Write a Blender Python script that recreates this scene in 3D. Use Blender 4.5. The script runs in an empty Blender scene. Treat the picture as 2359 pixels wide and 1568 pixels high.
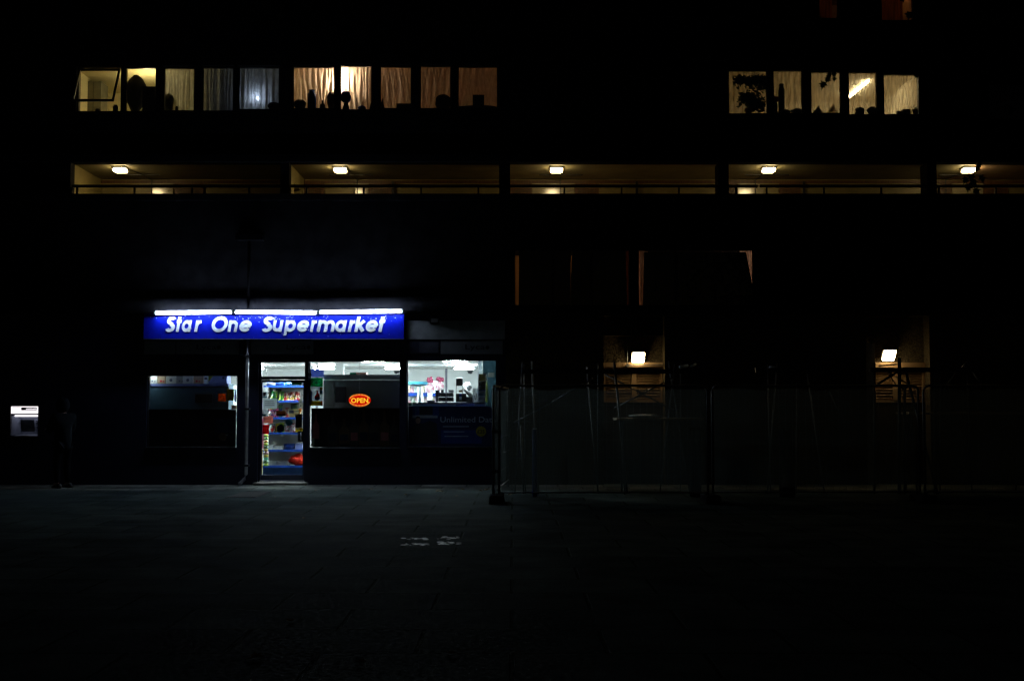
import bpy, bmesh, math, random
from mathutils import Vector, Matrix
random.seed(7)
S = bpy.context.scene
COL = S.collection
PI = math.pi
R = math.radians

# ------------------------------------------------------------------ camera
F, CX, CY = 2800.0, 1179.5, 783.5
CAMY, CAMZ = -25.0, 1.6
TH = math.atan(152.0 / F)
CT, ST = math.cos(TH), math.sin(TH)
cam = bpy.data.objects.new('camera', bpy.data.cameras.new('camera'))
COL.objects.link(cam)
cam.location = (0, CAMY, CAMZ)
cam.rotation_euler = (PI / 2 + TH, 0, 0)
cam.data.sensor_width = 36
cam.data.lens = 36 * F / 2359.0
cam.data.clip_end = 400
S.camera = cam

def pt(u, v, y):
    """world point on the plane Y=y seen at image position u, v"""
    a, b = (u - CX) / F, (CY - v) / F
    d = Vector((a, CT - b * ST, ST + b * CT))
    t = (y - CAMY) / d.y
    return Vector((d.x * t, y, CAMZ + d.z * t))
def rc(u0, u1, v0, v1, y):
    """x0,x1,z0,z1 of an upright rectangle on the plane Y=y"""
    m = (v0 + v1) / 2
    return pt(u0, m, y).x, pt(u1, m, y).x, pt(0, v1, y).z, pt(0, v0, y).z
def gz(u, v):
    """point on the ground plane"""
    a, b = (u - CX) / F, (CY - v) / F
    d = Vector((a, CT - b * ST, ST + b * CT))
    t = -CAMZ / d.z
    return Vector((d.x * t, CAMY + d.y * t, 0))
def proj(p):
    q = Vector(p) - Vector((0, CAMY, CAMZ))
    w = q.y * CT + q.z * ST
    h = -q.y * ST + q.z * CT
    return CX + F * q.x / w, CY - F * h / w

# ------------------------------------------------------------------ materials
MATS = {}
def newmat(name):
    m = bpy.data.materials.new(name); m.use_nodes = True
    nt = m.node_tree; nt.nodes.clear()
    o = nt.nodes.new('ShaderNodeOutputMaterial')
    MATS[name] = m
    return m, nt, o
def N(nt, t, **k):
    n = nt.nodes.new(t)
    for a, b in k.items():
        setattr(n, a, b)
    return n
def pm(name, c1, c2=None, scale=6.0, rough=0.6, metal=0.0, bump=0.0, bscale=None, spec=0.5, stretch=(1, 1, 1), detail=5):
    m, nt, o = newmat(name)
    b = N(nt, 'ShaderNodeBsdfPrincipled')
    b.inputs['Roughness'].default_value = rough
    b.inputs['Metallic'].default_value = metal
    b.inputs['Specular IOR Level'].default_value = spec
    c2 = c2 or tuple(x * 0.75 for x in c1)
    tc = N(nt, 'ShaderNodeTexCoord'); mp = N(nt, 'ShaderNodeMapping')
    mp.inputs['Scale'].default_value = stretch
    nt.links.new(tc.outputs['Object'], mp.inputs['Vector'])
    nz = N(nt, 'ShaderNodeTexNoise')
    nz.inputs['Scale'].default_value = scale; nz.inputs['Detail'].default_value = detail
    nt.links.new(mp.outputs['Vector'], nz.inputs['Vector'])
    rp = N(nt, 'ShaderNodeValToRGB')
    rp.color_ramp.elements[0].position = 0.35; rp.color_ramp.elements[1].position = 0.65
    rp.color_ramp.elements[0].color = (*c2, 1); rp.color_ramp.elements[1].color = (*c1, 1)
    nt.links.new(nz.outputs['Fac'], rp.inputs['Fac'])
    nt.links.new(rp.outputs['Color'], b.inputs['Base Color'])
    if bump:
        nb = N(nt, 'ShaderNodeTexNoise'); nb.inputs['Scale'].default_value = bscale or scale * 6
        nb.inputs['Detail'].default_value = 4
        nt.links.new(mp.outputs['Vector'], nb.inputs['Vector'])
        bp = N(nt, 'ShaderNodeBump'); bp.inputs['Strength'].default_value = bump; bp.inputs['Distance'].default_value = 0.02
        nt.links.new(nb.outputs['Fac'], bp.inputs['Height'])
        nt.links.new(bp.outputs['Normal'], b.inputs['Normal'])
    nt.links.new(b.outputs[0], o.inputs['Surface'])
    return m
def em(name, col, st):
    m, nt, o = newmat(name)
    e = N(nt, 'ShaderNodeEmission'); e.inputs[0].default_value = (*col, 1); e.inputs[1].default_value = st
    nt.links.new(e.outputs[0], o.inputs['Surface'])
    return m
def glass(name, tint=(1, 1, 1), rough=0.0, ior=1.45):
    m, nt, o = newmat(name)
    t = N(nt, 'ShaderNodeBsdfTransparent'); t.inputs[0].default_value = (*tint, 1)
    g = N(nt, 'ShaderNodeBsdfGlossy'); g.inputs['Roughness'].default_value = rough
    lw = N(nt, 'ShaderNodeLayerWeight'); lw.inputs[0].default_value = .5
    pw = N(nt, 'ShaderNodeMath', operation='POWER'); pw.inputs[1].default_value = 5
    f = N(nt, 'ShaderNodeMath', operation='MULTIPLY_ADD'); f.inputs[1].default_value = .96; f.inputs[2].default_value = .035
    nt.links.new(lw.outputs['Facing'], pw.inputs[0]); nt.links.new(pw.outputs[0], f.inputs[0])
    mx = N(nt, 'ShaderNodeMixShader')
    nt.links.new(f.outputs[0], mx.inputs[0]); nt.links.new(t.outputs[0], mx.inputs[1]); nt.links.new(g.outputs[0], mx.inputs[2])
    nt.links.new(mx.outputs[0], o.inputs['Surface'])
    return m
def cloth(name, col, thru=0.25, trans=0.6, weave=60.0, stretch=(1, 1, 0.25), var=0.35):
    """thin curtain / netting: diffuse + translucent, with a woven see-through pattern"""
    m, nt, o = newmat(name)
    tc = N(nt, 'ShaderNodeTexCoord'); mp = N(nt, 'ShaderNodeMapping'); mp.inputs['Scale'].default_value = stretch
    nt.links.new(tc.outputs['Object'], mp.inputs['Vector'])
    nz = N(nt, 'ShaderNodeTexNoise'); nz.inputs['Scale'].default_value = weave; nz.inputs['Detail'].default_value = 3
    nt.links.new(mp.outputs['Vector'], nz.inputs['Vector'])
    rp = N(nt, 'ShaderNodeMapRange'); rp.inputs[1].default_value = 0.35; rp.inputs[2].default_value = 0.68
    rp.inputs[3].default_value = 1 - var; rp.inputs[4].default_value = 1.0
    nt.links.new(nz.outputs['Fac'], rp.inputs[0])
    cm = N(nt, 'ShaderNodeVectorMath', operation='SCALE'); cm.inputs[0].default_value = col
    nt.links.new(rp.outputs[0], cm.inputs['Scale'])
    d = N(nt, 'ShaderNodeBsdfDiffuse'); t = N(nt, 'ShaderNodeBsdfTranslucent'); x = N(nt, 'ShaderNodeBsdfTransparent')
    nt.links.new(cm.outputs[0], d.inputs[0]); nt.links.new(cm.outputs[0], t.inputs[0])
    a = N(nt, 'ShaderNodeMixShader'); a.inputs[0].default_value = trans
    nt.links.new(d.outputs[0], a.inputs[1]); nt.links.new(t.outputs[0], a.inputs[2])
    b = N(nt, 'ShaderNodeMixShader'); b.inputs[0].default_value = thru
    nt.links.new(a.outputs[0], b.inputs[1]); nt.links.new(x.outputs[0], b.inputs[2])
    nt.links.new(b.outputs[0], o.inputs['Surface'])
    return m
def pattern(name, cols, scale=14.0, rough=0.4, seed=0.0, stretch=(1, 1, 1)):
    """printed packaging: patches of several inks"""
    m, nt, o = newmat(name)
    b = N(nt, 'ShaderNodeBsdfPrincipled'); b.inputs['Roughness'].default_value = rough
    tc = N(nt, 'ShaderNodeTexCoord'); mp = N(nt, 'ShaderNodeMapping')
    mp.inputs['Location'].default_value = (seed, seed * 1.7, seed * 0.6); mp.inputs['Scale'].default_value = stretch
    nt.links.new(tc.outputs['Object'], mp.inputs['Vector'])
    v = N(nt, 'ShaderNodeTexNoise'); v.inputs['Scale'].default_value = scale; v.inputs['Detail'].default_value = 2
    nt.links.new(mp.outputs['Vector'], v.inputs['Vector'])
    r = N(nt, 'ShaderNodeValToRGB'); r.color_ramp.interpolation = 'CONSTANT'
    n = len(cols)
    for i, c in enumerate(cols):
        p = 0.0 if i == 0 else 0.32 + 0.36 * i / n
        e = r.color_ramp.elements[i] if i < 2 else r.color_ramp.elements.new(p)
        e.position = p; e.color = (*c, 1)
    nt.links.new(v.outputs['Fac'], r.inputs['Fac']); nt.links.new(r.outputs[0], b.inputs['Base Color'])
    nt.links.new(b.outputs[0], o.inputs['Surface'])
    return m

def paper(name, col, trans=.55):
    """thin card or paper that lets some light through"""
    m, nt, o = newmat(name)
    tc = N(nt, 'ShaderNodeTexCoord'); nz = N(nt, 'ShaderNodeTexNoise'); nz.inputs['Scale'].default_value = 30
    nt.links.new(tc.outputs['Object'], nz.inputs['Vector'])
    rp = N(nt, 'ShaderNodeMapRange'); rp.inputs[3].default_value = .82; rp.inputs[4].default_value = 1.1
    nt.links.new(nz.outputs['Fac'], rp.inputs[0])
    cm = N(nt, 'ShaderNodeVectorMath', operation='SCALE'); cm.inputs[0].default_value = col; nt.links.new(rp.outputs[0], cm.inputs['Scale'])
    d = N(nt, 'ShaderNodeBsdfDiffuse'); t = N(nt, 'ShaderNodeBsdfTranslucent')
    nt.links.new(cm.outputs[0], d.inputs[0]); nt.links.new(cm.outputs[0], t.inputs[0])
    a = N(nt, 'ShaderNodeMixShader'); a.inputs[0].default_value = trans
    nt.links.new(d.outputs[0], a.inputs[1]); nt.links.new(t.outputs[0], a.inputs[2]); nt.links.new(a.outputs[0], o.inputs['Surface'])
    return m
# ------------------------------------------------------------------ mesh building
class MB:
    def __init__(s):
        s.v = []; s.f = []
    def quad(s, a, b, c, d):
        n = len(s.v); s.v += [tuple(a), tuple(b), tuple(c), tuple(d)]; s.f.append((n, n + 1, n + 2, n + 3)); return s
    def box(s, x0, x1, y0, y1, z0, z1):
        x0, x1 = min(x0, x1), max(x0, x1); y0, y1 = min(y0, y1), max(y0, y1); z0, z1 = min(z0, z1), max(z0, z1)
        n = len(s.v)
        s.v += [(x0, y0, z0), (x1, y0, z0), (x1, y1, z0), (x0, y1, z0), (x0, y0, z1), (x1, y0, z1), (x1, y1, z1), (x0, y1, z1)]
        s.f += [tuple(n + i for i in q) for q in ((0, 3, 2, 1), (4, 5, 6, 7), (0, 1, 5, 4), (1, 2, 6, 5), (2, 3, 7, 6), (3, 0, 4, 7))]
        return s
    def pbox(s, u0, u1, v0, v1, y, d):
        """box whose front face fills the given picture rectangle at Y=y, d deep"""
        x0, x1, z0, z1 = rc(u0, u1, v0, v1, y)
        return s.box(x0, x1, y, y + d, z0, z1)
    def obox(s, c, ax, ay, az):
        """oriented box: centre and three half-axis vectors"""
        c, ax, ay, az = map(Vector, (c, ax, ay, az)); n = len(s.v)
        if ax.cross(ay).dot(az) < 0: az = -az
        for sz in (-1, 1):
            for sx, sy in ((-1, -1), (1, -1), (1, 1), (-1, 1)):
                s.v.append(tuple(c + ax * sx + ay * sy + az * sz))
        s.f += [tuple(n + i for i in q) for q in ((0, 3, 2, 1), (4, 5, 6, 7), (0, 1, 5, 4), (1, 2, 6, 5), (2, 3, 7, 6), (3, 0, 4, 7))]
        return s
    def prism(s, poly, y0, y1):
        """poly: (x,z) outline, extruded along Y"""
        n = len(s.v); k = len(poly)
        s.v += [(x, y0, z) for x, z in poly] + [(x, y1, z) for x, z in poly]
        s.f.append(tuple(n + i for i in range(k))); s.f.append(tuple(n + k + i for i in reversed(range(k))))
        for i in range(k):
            j = (i + 1) % k; s.f.append((n + j, n + i, n + k + i, n + k + j))
        return s
    def path(s, pts, r, n=8, r2=None, caps=True):
        """round tube along points; r may run to r2"""
        pts = [Vector(p) for p in pts]; base = len(s.v); m = len(pts)
        up = Vector((0.13, 0.21, 0.97))
        for i, p in enumerate(pts):
            a = pts[max(i - 1, 0)]; b = pts[min(i + 1, m - 1)]
            d = (b - a).normalized()
            q = up if abs(d.dot(up)) < 0.95 else Vector((1, 0, 0))
            e1 = d.cross(q).normalized(); e2 = d.cross(e1).normalized()
            rr = r if r2 is None else r + (r2 - r) * i / max(m - 1, 1)
            for k in range(n):
                t = 2 * PI * k / n
                s.v.append(tuple(p + e1 * math.cos(t) * rr + e2 * math.sin(t) * rr))
        for i in range(m - 1):
            for k in range(n):
                k2 = (k + 1) % n
                s.f.append((base + i * n + k, base + i * n + k2, base + (i + 1) * n + k2, base + (i + 1) * n + k))
        if caps:
            s.f.append(tuple(base + k for k in reversed(range(n))))
            s.f.append(tuple(base + (m - 1) * n + k for k in range(n)))
        return s
    def lathe(s, c, prof, n=14):
        """profile of (radius, height) turned round a vertical axis through c"""
        base = len(s.v); c = Vector(c)
        for r, h in prof:
            for k in range(n):
                t = 2 * PI * k / n
                s.v.append((c.x + r * math.cos(t), c.y + r * math.sin(t), c.z + h))
        for i in range(len(prof) - 1):
            for k in range(n):
                k2 = (k + 1) % n
                s.f.append((base + i * n + k, base + i * n + k2, base + (i + 1) * n + k2, base + (i + 1) * n + k))
        s.f.append(tuple(base + k for k in reversed(range(n))))
        s.f.append(tuple(base + (len(prof) - 1) * n + k for k in range(n)))
        return s
    def blob(s, c, rx, ry, rz, rough=0.0, n=16, m=11, seed=0):
        """lumpy rounded body"""
        rnd = random.Random(seed); base = len(s.v)
        ph = [(rnd.uniform(0, 6.28), rnd.uniform(1.5, 4.5), rnd.uniform(1.5, 4)) for _ in range(4)]
        for i in range(m + 1):
            a = PI * i / m - PI / 2
            for k in range(n):
                t = 2 * PI * k / n
                w = 1 + rough * math.cos(a) * sum(math.sin(p + round(q) * t + g * a) for p, q, g in ph) / 2
                s.v.append((c[0] + rx * w * math.cos(a) * math.cos(t), c[1] + ry * w * math.cos(a) * math.sin(t), c[2] + rz * (1 + 0.5 * (w - 1)) * math.sin(a)))
        for i in range(m):
            for k in range(n):
                k2 = (k + 1) % n
                s.f.append((base + i * n + k, base + i * n + k2, base + (i + 1) * n + k2, base + (i + 1) * n + k))
        return s
    def pillow(s, x0, x1, z0, z1, y, d, lean=0.0, nx=6, nz=8, seed=0):
        """puffed packet with crimped top and bottom edges, front towards -Y"""
        rnd = random.Random(seed); g = {}
        for side in (0, 1):
            for i in range(nx + 1):
                for j in range(nz + 1):
                    a, b = i / nx, j / nz
                    h = (max(0, math.sin(PI * a)) ** 0.6) * (max(0, math.sin(PI * min(1, max(0, (b - 0.06) / 0.88)))) ** 0.5)
                    dy = d * 0.5 * h * (1 + rnd.uniform(-0.2, 0.2))
                    wv = 0.004 * math.sin(9 * b + seed)
                    yy = y + (-dy if side == 0 else dy) + lean * b
                    g[side, i, j] = len(s.v)
                    s.v.append((x0 + (x1 - x0) * a + wv, yy, z0 + (z1 - z0) * b))
        for i in range(nx):
            for j in range(nz):
                s.f.append((g[0, i, j], g[0, i + 1, j], g[0, i + 1, j + 1], g[0, i, j + 1]))
                s.f.append((g[1, i, j], g[1, i, j + 1], g[1, i + 1, j + 1], g[1, i + 1, j]))
        for j in range(nz):
            s.f.append((g[0, 0, j], g[0, 0, j + 1], g[1, 0, j + 1], g[1, 0, j]))
            s.f.append((g[0, nx, j], g[1, nx, j], g[1, nx, j + 1], g[0, nx, j + 1]))
        return s
    def build(s, name, mat, parent=None, smooth=False, bevel=0.0):
        me = bpy.data.meshes.new(name)
        o = bpy.data.objects.new(name, me); COL.objects.link(o)
        org = ORG.get(parent.name, Vector()) if parent else Vector()
        me.from_pydata([tuple(Vector(q) - org) for q in s.v], [], s.f)
        if isinstance(mat, (list, tuple)):
            for q in mat: me.materials.append(q)
        else:
            me.materials.append(mat)
        if smooth:
            for p in me.polygons: p.use_smooth = True
        me.update()
        if bevel:
            b = o.modifiers.new('bevel', 'BEVEL'); b.width = bevel; b.segments = 2; b.limit_method = 'ANGLE'
        if parent:
            o.parent = parent; ORG[o.name] = org
        return o
ORG = {}
def thing(name, label, cat, loc=(0, 0, 0), group=None, kind=None):
    o = bpy.data.objects.new(name, None); COL.objects.link(o)
    o.empty_display_size = 0.1
    o.location = loc; ORG[o.name] = Vector(loc)
    return tag(o, label, cat, group, kind)
def tag(o, label=None, cat=None, group=None, kind=None):
    if label: o['label'] = label
    if cat: o['category'] = cat
    if group: o['group'] = group
    if kind: o['kind'] = kind
    return o
def one(mb, name, mat, label, cat, group=None, kind=None, smooth=False, bevel=0.0):
    """a thing made of a single mesh, origin at its base"""
    xs = [q[0] for q in mb.v]; ys = [q[1] for q in mb.v]; zs = [q[2] for q in mb.v]
    org = Vector(((min(xs) + max(xs)) / 2, (min(ys) + max(ys)) / 2, min(zs)))
    mb.v = [tuple(Vector(q) - org) for q in mb.v]
    o = mb.build(name, mat, None, smooth, bevel); o.location = org
    return tag(o, label, cat, group, kind)
def copy_tree(o, loc=None, parent=None):
    c = o.copy(); COL.objects.link(c)
    if parent: c.parent = parent
    if loc is not None: c.location = loc
    for ch in list(o.children): copy_tree(ch, None, c)
    return c
def text_mb(body, x, y, z, h, mat=None, bold=0.0, shear=0.0, width=None, align='LEFT', thick=0.003):
    """lettering facing -Y: x left (or centre), z baseline, h cap height"""
    cu = bpy.data.curves.new('t', 'FONT'); cu.body = body; cu.size = 1.0; cu.offset = bold; cu.shear = shear
    cu.extrude = 0.0; cu.resolution_u = 3
    ob = bpy.data.objects.new('t', cu); COL.objects.link(ob)
    dg = bpy.context.evaluated_depsgraph_get()
    me = bpy.data.meshes.new_from_object(ob.evaluated_get(dg))
    vs = [v.co.copy() for v in me.vertices]; fs = [tuple(p.vertices) for p in me.polygons]
    bpy.data.objects.remove(ob); bpy.data.curves.remove(cu); bpy.data.meshes.remove(me)
    mb = MB()
    if not vs: return mb
    k = h / 0.72
    x0 = min(v.x for v in vs); x1 = max(v.x for v in vs)
    kx = k if width is None else width / (x1 - x0)
    off = x - (x0 * kx if align == 'LEFT' else (x0 + x1) / 2 * kx)
    mb.v = [(v.x * kx + off, y, v.y * k + z) for v in vs]
    mb.f = list(fs)
    return mb
def stroke(mb, pts, w, y0, y1):
    """flat pen stroke with square ends along (x,z) points"""
    n = len(pts); L = []; Rr = []
    for i in range(n):
        a = pts[max(i - 1, 0)]; b = pts[min(i + 1, n - 1)]
        dx, dz = b[0] - a[0], b[1] - a[1]; l = math.hypot(dx, dz) or 1
        nx, nz = -dz / l, dx / l
        L.append((pts[i][0] + nx * w / 2, pts[i][1] + nz * w / 2)); Rr.append((pts[i][0] - nx * w / 2, pts[i][1] - nz * w / 2))
    base = len(mb.v)
    for i in range(n):
        mb.v += [(L[i][0], y0, L[i][1]), (Rr[i][0], y0, Rr[i][1]), (L[i][0], y1, L[i][1]), (Rr[i][0], y1, Rr[i][1])]
    for i in range(n - 1):
        a = base + 4 * i; b = a + 4
        mb.f += [(a, a + 1, b + 1, b), (a + 2, b + 2, b + 3, a + 3), (a, b, b + 2, a + 2), (a + 1, a + 3, b + 3, b + 1)]
    e = base + 4 * (n - 1)
    mb.f += [(base, base + 2, base + 3, base + 1), (e, e + 1, e + 3, e + 2)]
def arc(cx, cz, r, a0, a1, n=18):
    return [(cx + r * math.cos(R(a0 + (a1 - a0) * i / n)), cz + r * math.sin(R(a0 + (a1 - a0) * i / n))) for i in range(n + 1)]
def wall(x0, x1, z0, z1, holes, y0, y1):
    """slab with rectangular holes (x0,x1,z0,z1) and their reveals, as one watertight mesh"""
    xs = sorted({round(q, 5) for h in holes for q in h[:2] if x0 < q < x1} | {x0, x1})
    zs = sorted({round(q, 5) for h in holes for q in h[2:] if z0 < q < z1} | {z0, z1})
    solid = {}
    for i in range(len(xs) - 1):
        for j in range(len(zs) - 1):
            cx, cz = (xs[i] + xs[i + 1]) / 2, (zs[j] + zs[j + 1]) / 2
            solid[i, j] = not any(h[0] < cx < h[1] and h[2] < cz < h[3] for h in holes)
    mb = MB(); idx = {}
    def V(i, j, k):
        if (i, j, k) not in idx:
            idx[i, j, k] = len(mb.v); mb.v.append((xs[i], (y0, y1)[k], zs[j]))
        return idx[i, j, k]
    for (i, j), s in solid.items():
        if not s: continue
        mb.f.append((V(i, j, 0), V(i + 1, j, 0), V(i + 1, j + 1, 0), V(i, j + 1, 0)))
        mb.f.append((V(i, j, 1), V(i, j + 1, 1), V(i + 1, j + 1, 1), V(i + 1, j, 1)))
        if not solid.get((i - 1, j)): mb.f.append((V(i, j, 0), V(i, j + 1, 0), V(i, j + 1, 1), V(i, j, 1)))
        if not solid.get((i + 1, j)): mb.f.append((V(i + 1, j, 0), V(i + 1, j, 1), V(i + 1, j + 1, 1), V(i + 1, j + 1, 0)))
        if not solid.get((i, j - 1)): mb.f.append((V(i, j, 0), V(i, j, 1), V(i + 1, j, 1), V(i + 1, j, 0)))
        if not solid.get((i, j + 1)): mb.f.append((V(i, j + 1, 0), V(i + 1, j + 1, 0), V(i + 1, j + 1, 1), V(i, j + 1, 1)))
    return mb
def shell(x0, x1, y0, y1, z0, z1, left=True, right=True, back=True, floor=True, ceil=True):
    """inside faces of a room open towards the street"""
    m = MB()
    if back: m.quad((x0, y1, z0), (x1, y1, z0), (x1, y1, z1), (x0, y1, z1))
    if left: m.quad((x0, y0, z0), (x0, y1, z0), (x0, y1, z1), (x0, y0, z1))
    if right: m.quad((x1, y0, z0), (x1, y0, z1), (x1, y1, z1), (x1, y1, z0))
    if floor: m.quad((x0, y0, z0), (x1, y0, z0), (x1, y1, z0), (x0, y1, z0))
    if ceil: m.quad((x0, y0, z1), (x0, y1, z1), (x1, y1, z1), (x1, y0, z1))
    return m
def frame_mb(x0, x1, z0, z1, y0, y1, t):
    """four butted rails round an opening"""
    m = MB()
    m.box(x0, x0 + t, y0, y1, z0, z1); m.box(x1 - t, x1, y0, y1, z0, z1)
    m.box(x0 + t, x1 - t, y0 + .001, y1 - .001, z0, z0 + t); m.box(x0 + t, x1 - t, y0 + .001, y1 - .001, z1 - t, z1)
    return m
# ------------------------------------------------------------------ palette
M = {}
def mk(k, *a, **b): M[k] = pm(k, *a, **b)
mk('dark_brick', (.022, .022, .024), (.012, .012, .014), scale=3, rough=.9, bump=.4, bscale=60, spec=0)
mk('navy_paint', (.012, .016, .04), (.008, .011, .03), scale=2, rough=.45, bump=.05)
mk('roughcast', (.11, .085, .05), (.03, .023, .015), scale=34, rough=.95, bump=1.0, bscale=70, spec=0)
mk('concrete', (.22, .21, .19), (.15, .14, .12), scale=4, rough=.85, bump=.2)
mk('dark_metal', (.02, .02, .022), rough=.4)
mk('black_plastic', (.012, .012, .014), rough=.45)
mk('white_paint', (.78, .79, .78), (.72, .74, .73), scale=2, rough=.6)
mk('off_white_render', (.40, .43, .42), (.28, .31, .30), scale=5, rough=.8, bump=.2)
mk('grey_paint', (.30, .30, .28), rough=.5)
mk('floor_tile', (.32, .31, .29), (.26, .25, .24), scale=5, rough=.35)
mk('gallery_ceiling', (.22, .19, .10), (.15, .13, .07), scale=2.5, rough=.55, bump=.1)
mk('gallery_wall', (.24, .19, .075), (.18, .145, .055), scale=3, rough=.5)
mk('gloss_panel', (.36, .31, .2), (.30, .26, .17), scale=4, rough=.16, spec=.8)
mk('brown_door', (.13, .055, .022), (.08, .035, .015), scale=5, rough=.5, stretch=(9, 1, .6))
mk('timber', (.30, .19, .09), (.25, .155, .075), scale=3, rough=.6, stretch=(.4, 1, 4))
mk('shutter_dark', (.03, .02, .012), (.02, .013, .008), rough=.8, spec=0)
mk('steel', (.45, .45, .46), (.3, .3, .31), scale=8, rough=.35, metal=.8)
mk('galvanised', (.15, .15, .145), (.07, .07, .065), scale=14, rough=.6, metal=.4)
mk('yellow_room', (.66, .58, .34), (.6, .53, .31), scale=2, rough=.8)
mk('peach_room', (.62, .48, .36), (.55, .42, .32), scale=2, rough=.8)
mk('cream_room', (.66, .58, .42), (.6, .52, .38), scale=2, rough=.8)
mk('brown_room', (.36, .22, .12), rough=.8)
M['glass'] = glass('window_glass', (.93, .95, .95))
M['shop_glass'] = glass('shop_glass', (.9, .95, .95))
M['lamp_warm'] = em('warm_lamp_lens', (1, .76, .36), 42)
M['lamp_wall'] = em('wall_lamp_lens', (1, .78, .42), 28)
M['lamp_shop'] = em('shop_light_panel', (.86, .96, 1), 360)
M['tube_cool'] = em('cool_fluorescent', (.60, .74, 1), 118)

XL, XR = -13.6, 14.2
zz = lambda v: pt(0, v, 0).z
Z_SHOP = zz(722)          # top of the ground storey wall
Z_G0, Z_G1 = zz(446), zz(373.5)     # gallery opening
BLD = thing('apartment_building', 'dark brick block of flats with lit upper windows over a corner shop', 'building')

# ------------------------------------------------------------------ window openings
WA = [(175.6, 279, 151, 257), (284.5, 359, 151.5, 256.5), (373.6, 448.4, 152, 255), (463, 538, 150.5, 255.5), (547, 644, 150.5, 252)]
WB = [(672, 771.5, 149.5, 250), (781, 857.5, 147, 253), (873, 949, 148.5, 250), (965.5, 1040, 147.5, 250), (1053, 1148, 149, 250)]
WC = [(1677.5, 1771, 157.5, 262), (1781, 1852, 157.5, 261), (1868, 1941, 161, 261), (1955, 2025, 162, 264), (2036, 2122, 166.5, 264)]
WU = [(1886, 1936, -70, 42), (2030, 2108, -70, 47)]
WR = [(2278, 2420, 188, 276)]
W1 = [(1185, 1453, 573, 704), (1470, 1738, 573, 704)]
H = lambda w: rc(*w, 0)
upper_holes = [H(w) for w in WA + WB + WC + WU + WR + W1]
BAYS = [(162, 646), (666, 1150), (1175, 1655), (1679, 2137), (2158, 2660)]
for a, b in BAYS:
    x0, x1, _, _ = rc(a, b, 373.5, 446, 0)
    upper_holes.append((x0, x1, Z_G0, Z_G1))
wall(XL, XR, Z_SHOP, 13.2, upper_holes, 0, .25).build('upper_wall', M['dark_brick'], BLD)

# shop openings
SH_L = rc(337.5, 546, 863, 1030, 0)
SH_D = rc(594, 706, 828, 1112, 0)
SH_M = rc(711, 922, 830, 1032, 0)
SH_R = rc(937.5, 1144.5, 828, 1030, 0)
SH_D = (SH_D[0], SH_D[1], 0.0, SH_D[3])
ATM = rc(22, 91, 932, 1006, 0)
XP = pt(1165, 930, 0).x     # party line between the shop and the flats
wall(XL, XP, 0, Z_SHOP, [SH_L, SH_D, SH_M, SH_R, ATM], 0, .25).build('shop_wall', M['navy_paint'], BLD)
RC1 = rc(1391, 1532, 727, 1150, 0); RC2 = rc(1997, 2144, 727, 1150, 0)
RCS = [(RC1[0], RC1[1], 0.0, RC1[3]), (RC2[0], RC2[1], 0.0, RC2[3])]
wall(XP, XR, 0, Z_SHOP, RCS, 0, .36).build('ground_wall', M['roughcast'], BLD)
MB().box(XL, XR, .3, 11.5, -.3, -.02).box(XL, XR, 11.4, 11.6, 0, 13.2).build('rear_wall', M['dark_brick'], BLD)
MB().box(XL - .2, XR + .2, -.15, 11.8, 13.2, 13.45).build('roof', M['concrete'], BLD)
[MB().box(q, q + .25, 0, 11.5, 0, 13.2).build('end_wall', M['dark_brick'], BLD) for q in (XL - .25, XR)]
# string courses and pier faces that break up the brick
MB().box(XL, XR, -.035, -.001, Z_G0 - .14, Z_G0 - .002).build('parapet_coping', M['dark_brick'], BLD)
MB().box(XL, XR, -.03, -.001, Z_G1 + .002, Z_G1 + .16).build('slab_edge', M['dark_brick'], BLD)
MB().box(XP, XR, -.04, -.001, Z_SHOP + .002, Z_SHOP + .14).build('storey_band', M['dark_brick'], BLD)

# ------------------------------------------------------------------ windows
def window(w, fy=.07, t=.03, sill=True, name='window', mat='dark_metal', open_sash=False):
    x0, x1, z0, z1 = H(w)
    f = frame_mb(x0 + .001, x1 - .001, z0 + .001, z1 - .001, fy, fy + .06, t).build(name, M[mat], BLD)
    if not open_sash:
        MB().box(x0 + t, x1 - t, fy + .026, fy + .032, z0 + t, z1 - t).build('pane', M['glass'], f)
    if sill:
        MB().box(x0 - .02, x1 + .02, .252, .40, z0 - .05, z0 - .002).build('window_sill', M['grey_paint'], f)
    return f
for i, w in enumerate(WA):
    f = window(w, open_sash=(i == 0))
    if i == 0:   # top hung sash pushed open
        x0, x1, z0, z1 = H(w); x0 += .035; x1 -= .035; zt = z1 - .06; L = zt - z0 - .04; a = R(27)
        dn = Vector((0, -math.sin(a), -math.cos(a))); nr = Vector((0, -math.cos(a), math.sin(a)))
        top = Vector(((x0 + x1) / 2, .05, zt)); ex = Vector((1, 0, 0)); hw = (x1 - x0) / 2
        m = MB()
        m.obox(top + dn * .02, ex * hw, nr * .018, dn * .02); m.obox(top + dn * (L - .02), ex * hw, nr * .018, dn * .02)
        for s in (-1, 1): m.obox(top + dn * (L / 2) + ex * s * (hw - .02), ex * .02, nr * .017, dn * (L / 2 - .04))
        sash = m.build('open_sash', M['dark_metal'], f)
        MB().obox(top + dn * (L / 2), ex * (hw - .035), nr * .003, dn * (L / 2 - .035)).build('pane', M['glass'], f)
for w in WB + WC: window(w)
for w in WU + WR: window(w)
for w in W1:
    f = window(w, t=.022)
    x0, x1, z0, z1 = H(w)
    for k in (1 / 3, 2 / 3): MB().box(x0 + (x1 - x0) * k - .03, x0 + (x1 - x0) * k + .03, .075, .125, z0 + .05, z1 - .05).build('mullion', M['dark_metal'], f)

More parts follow.
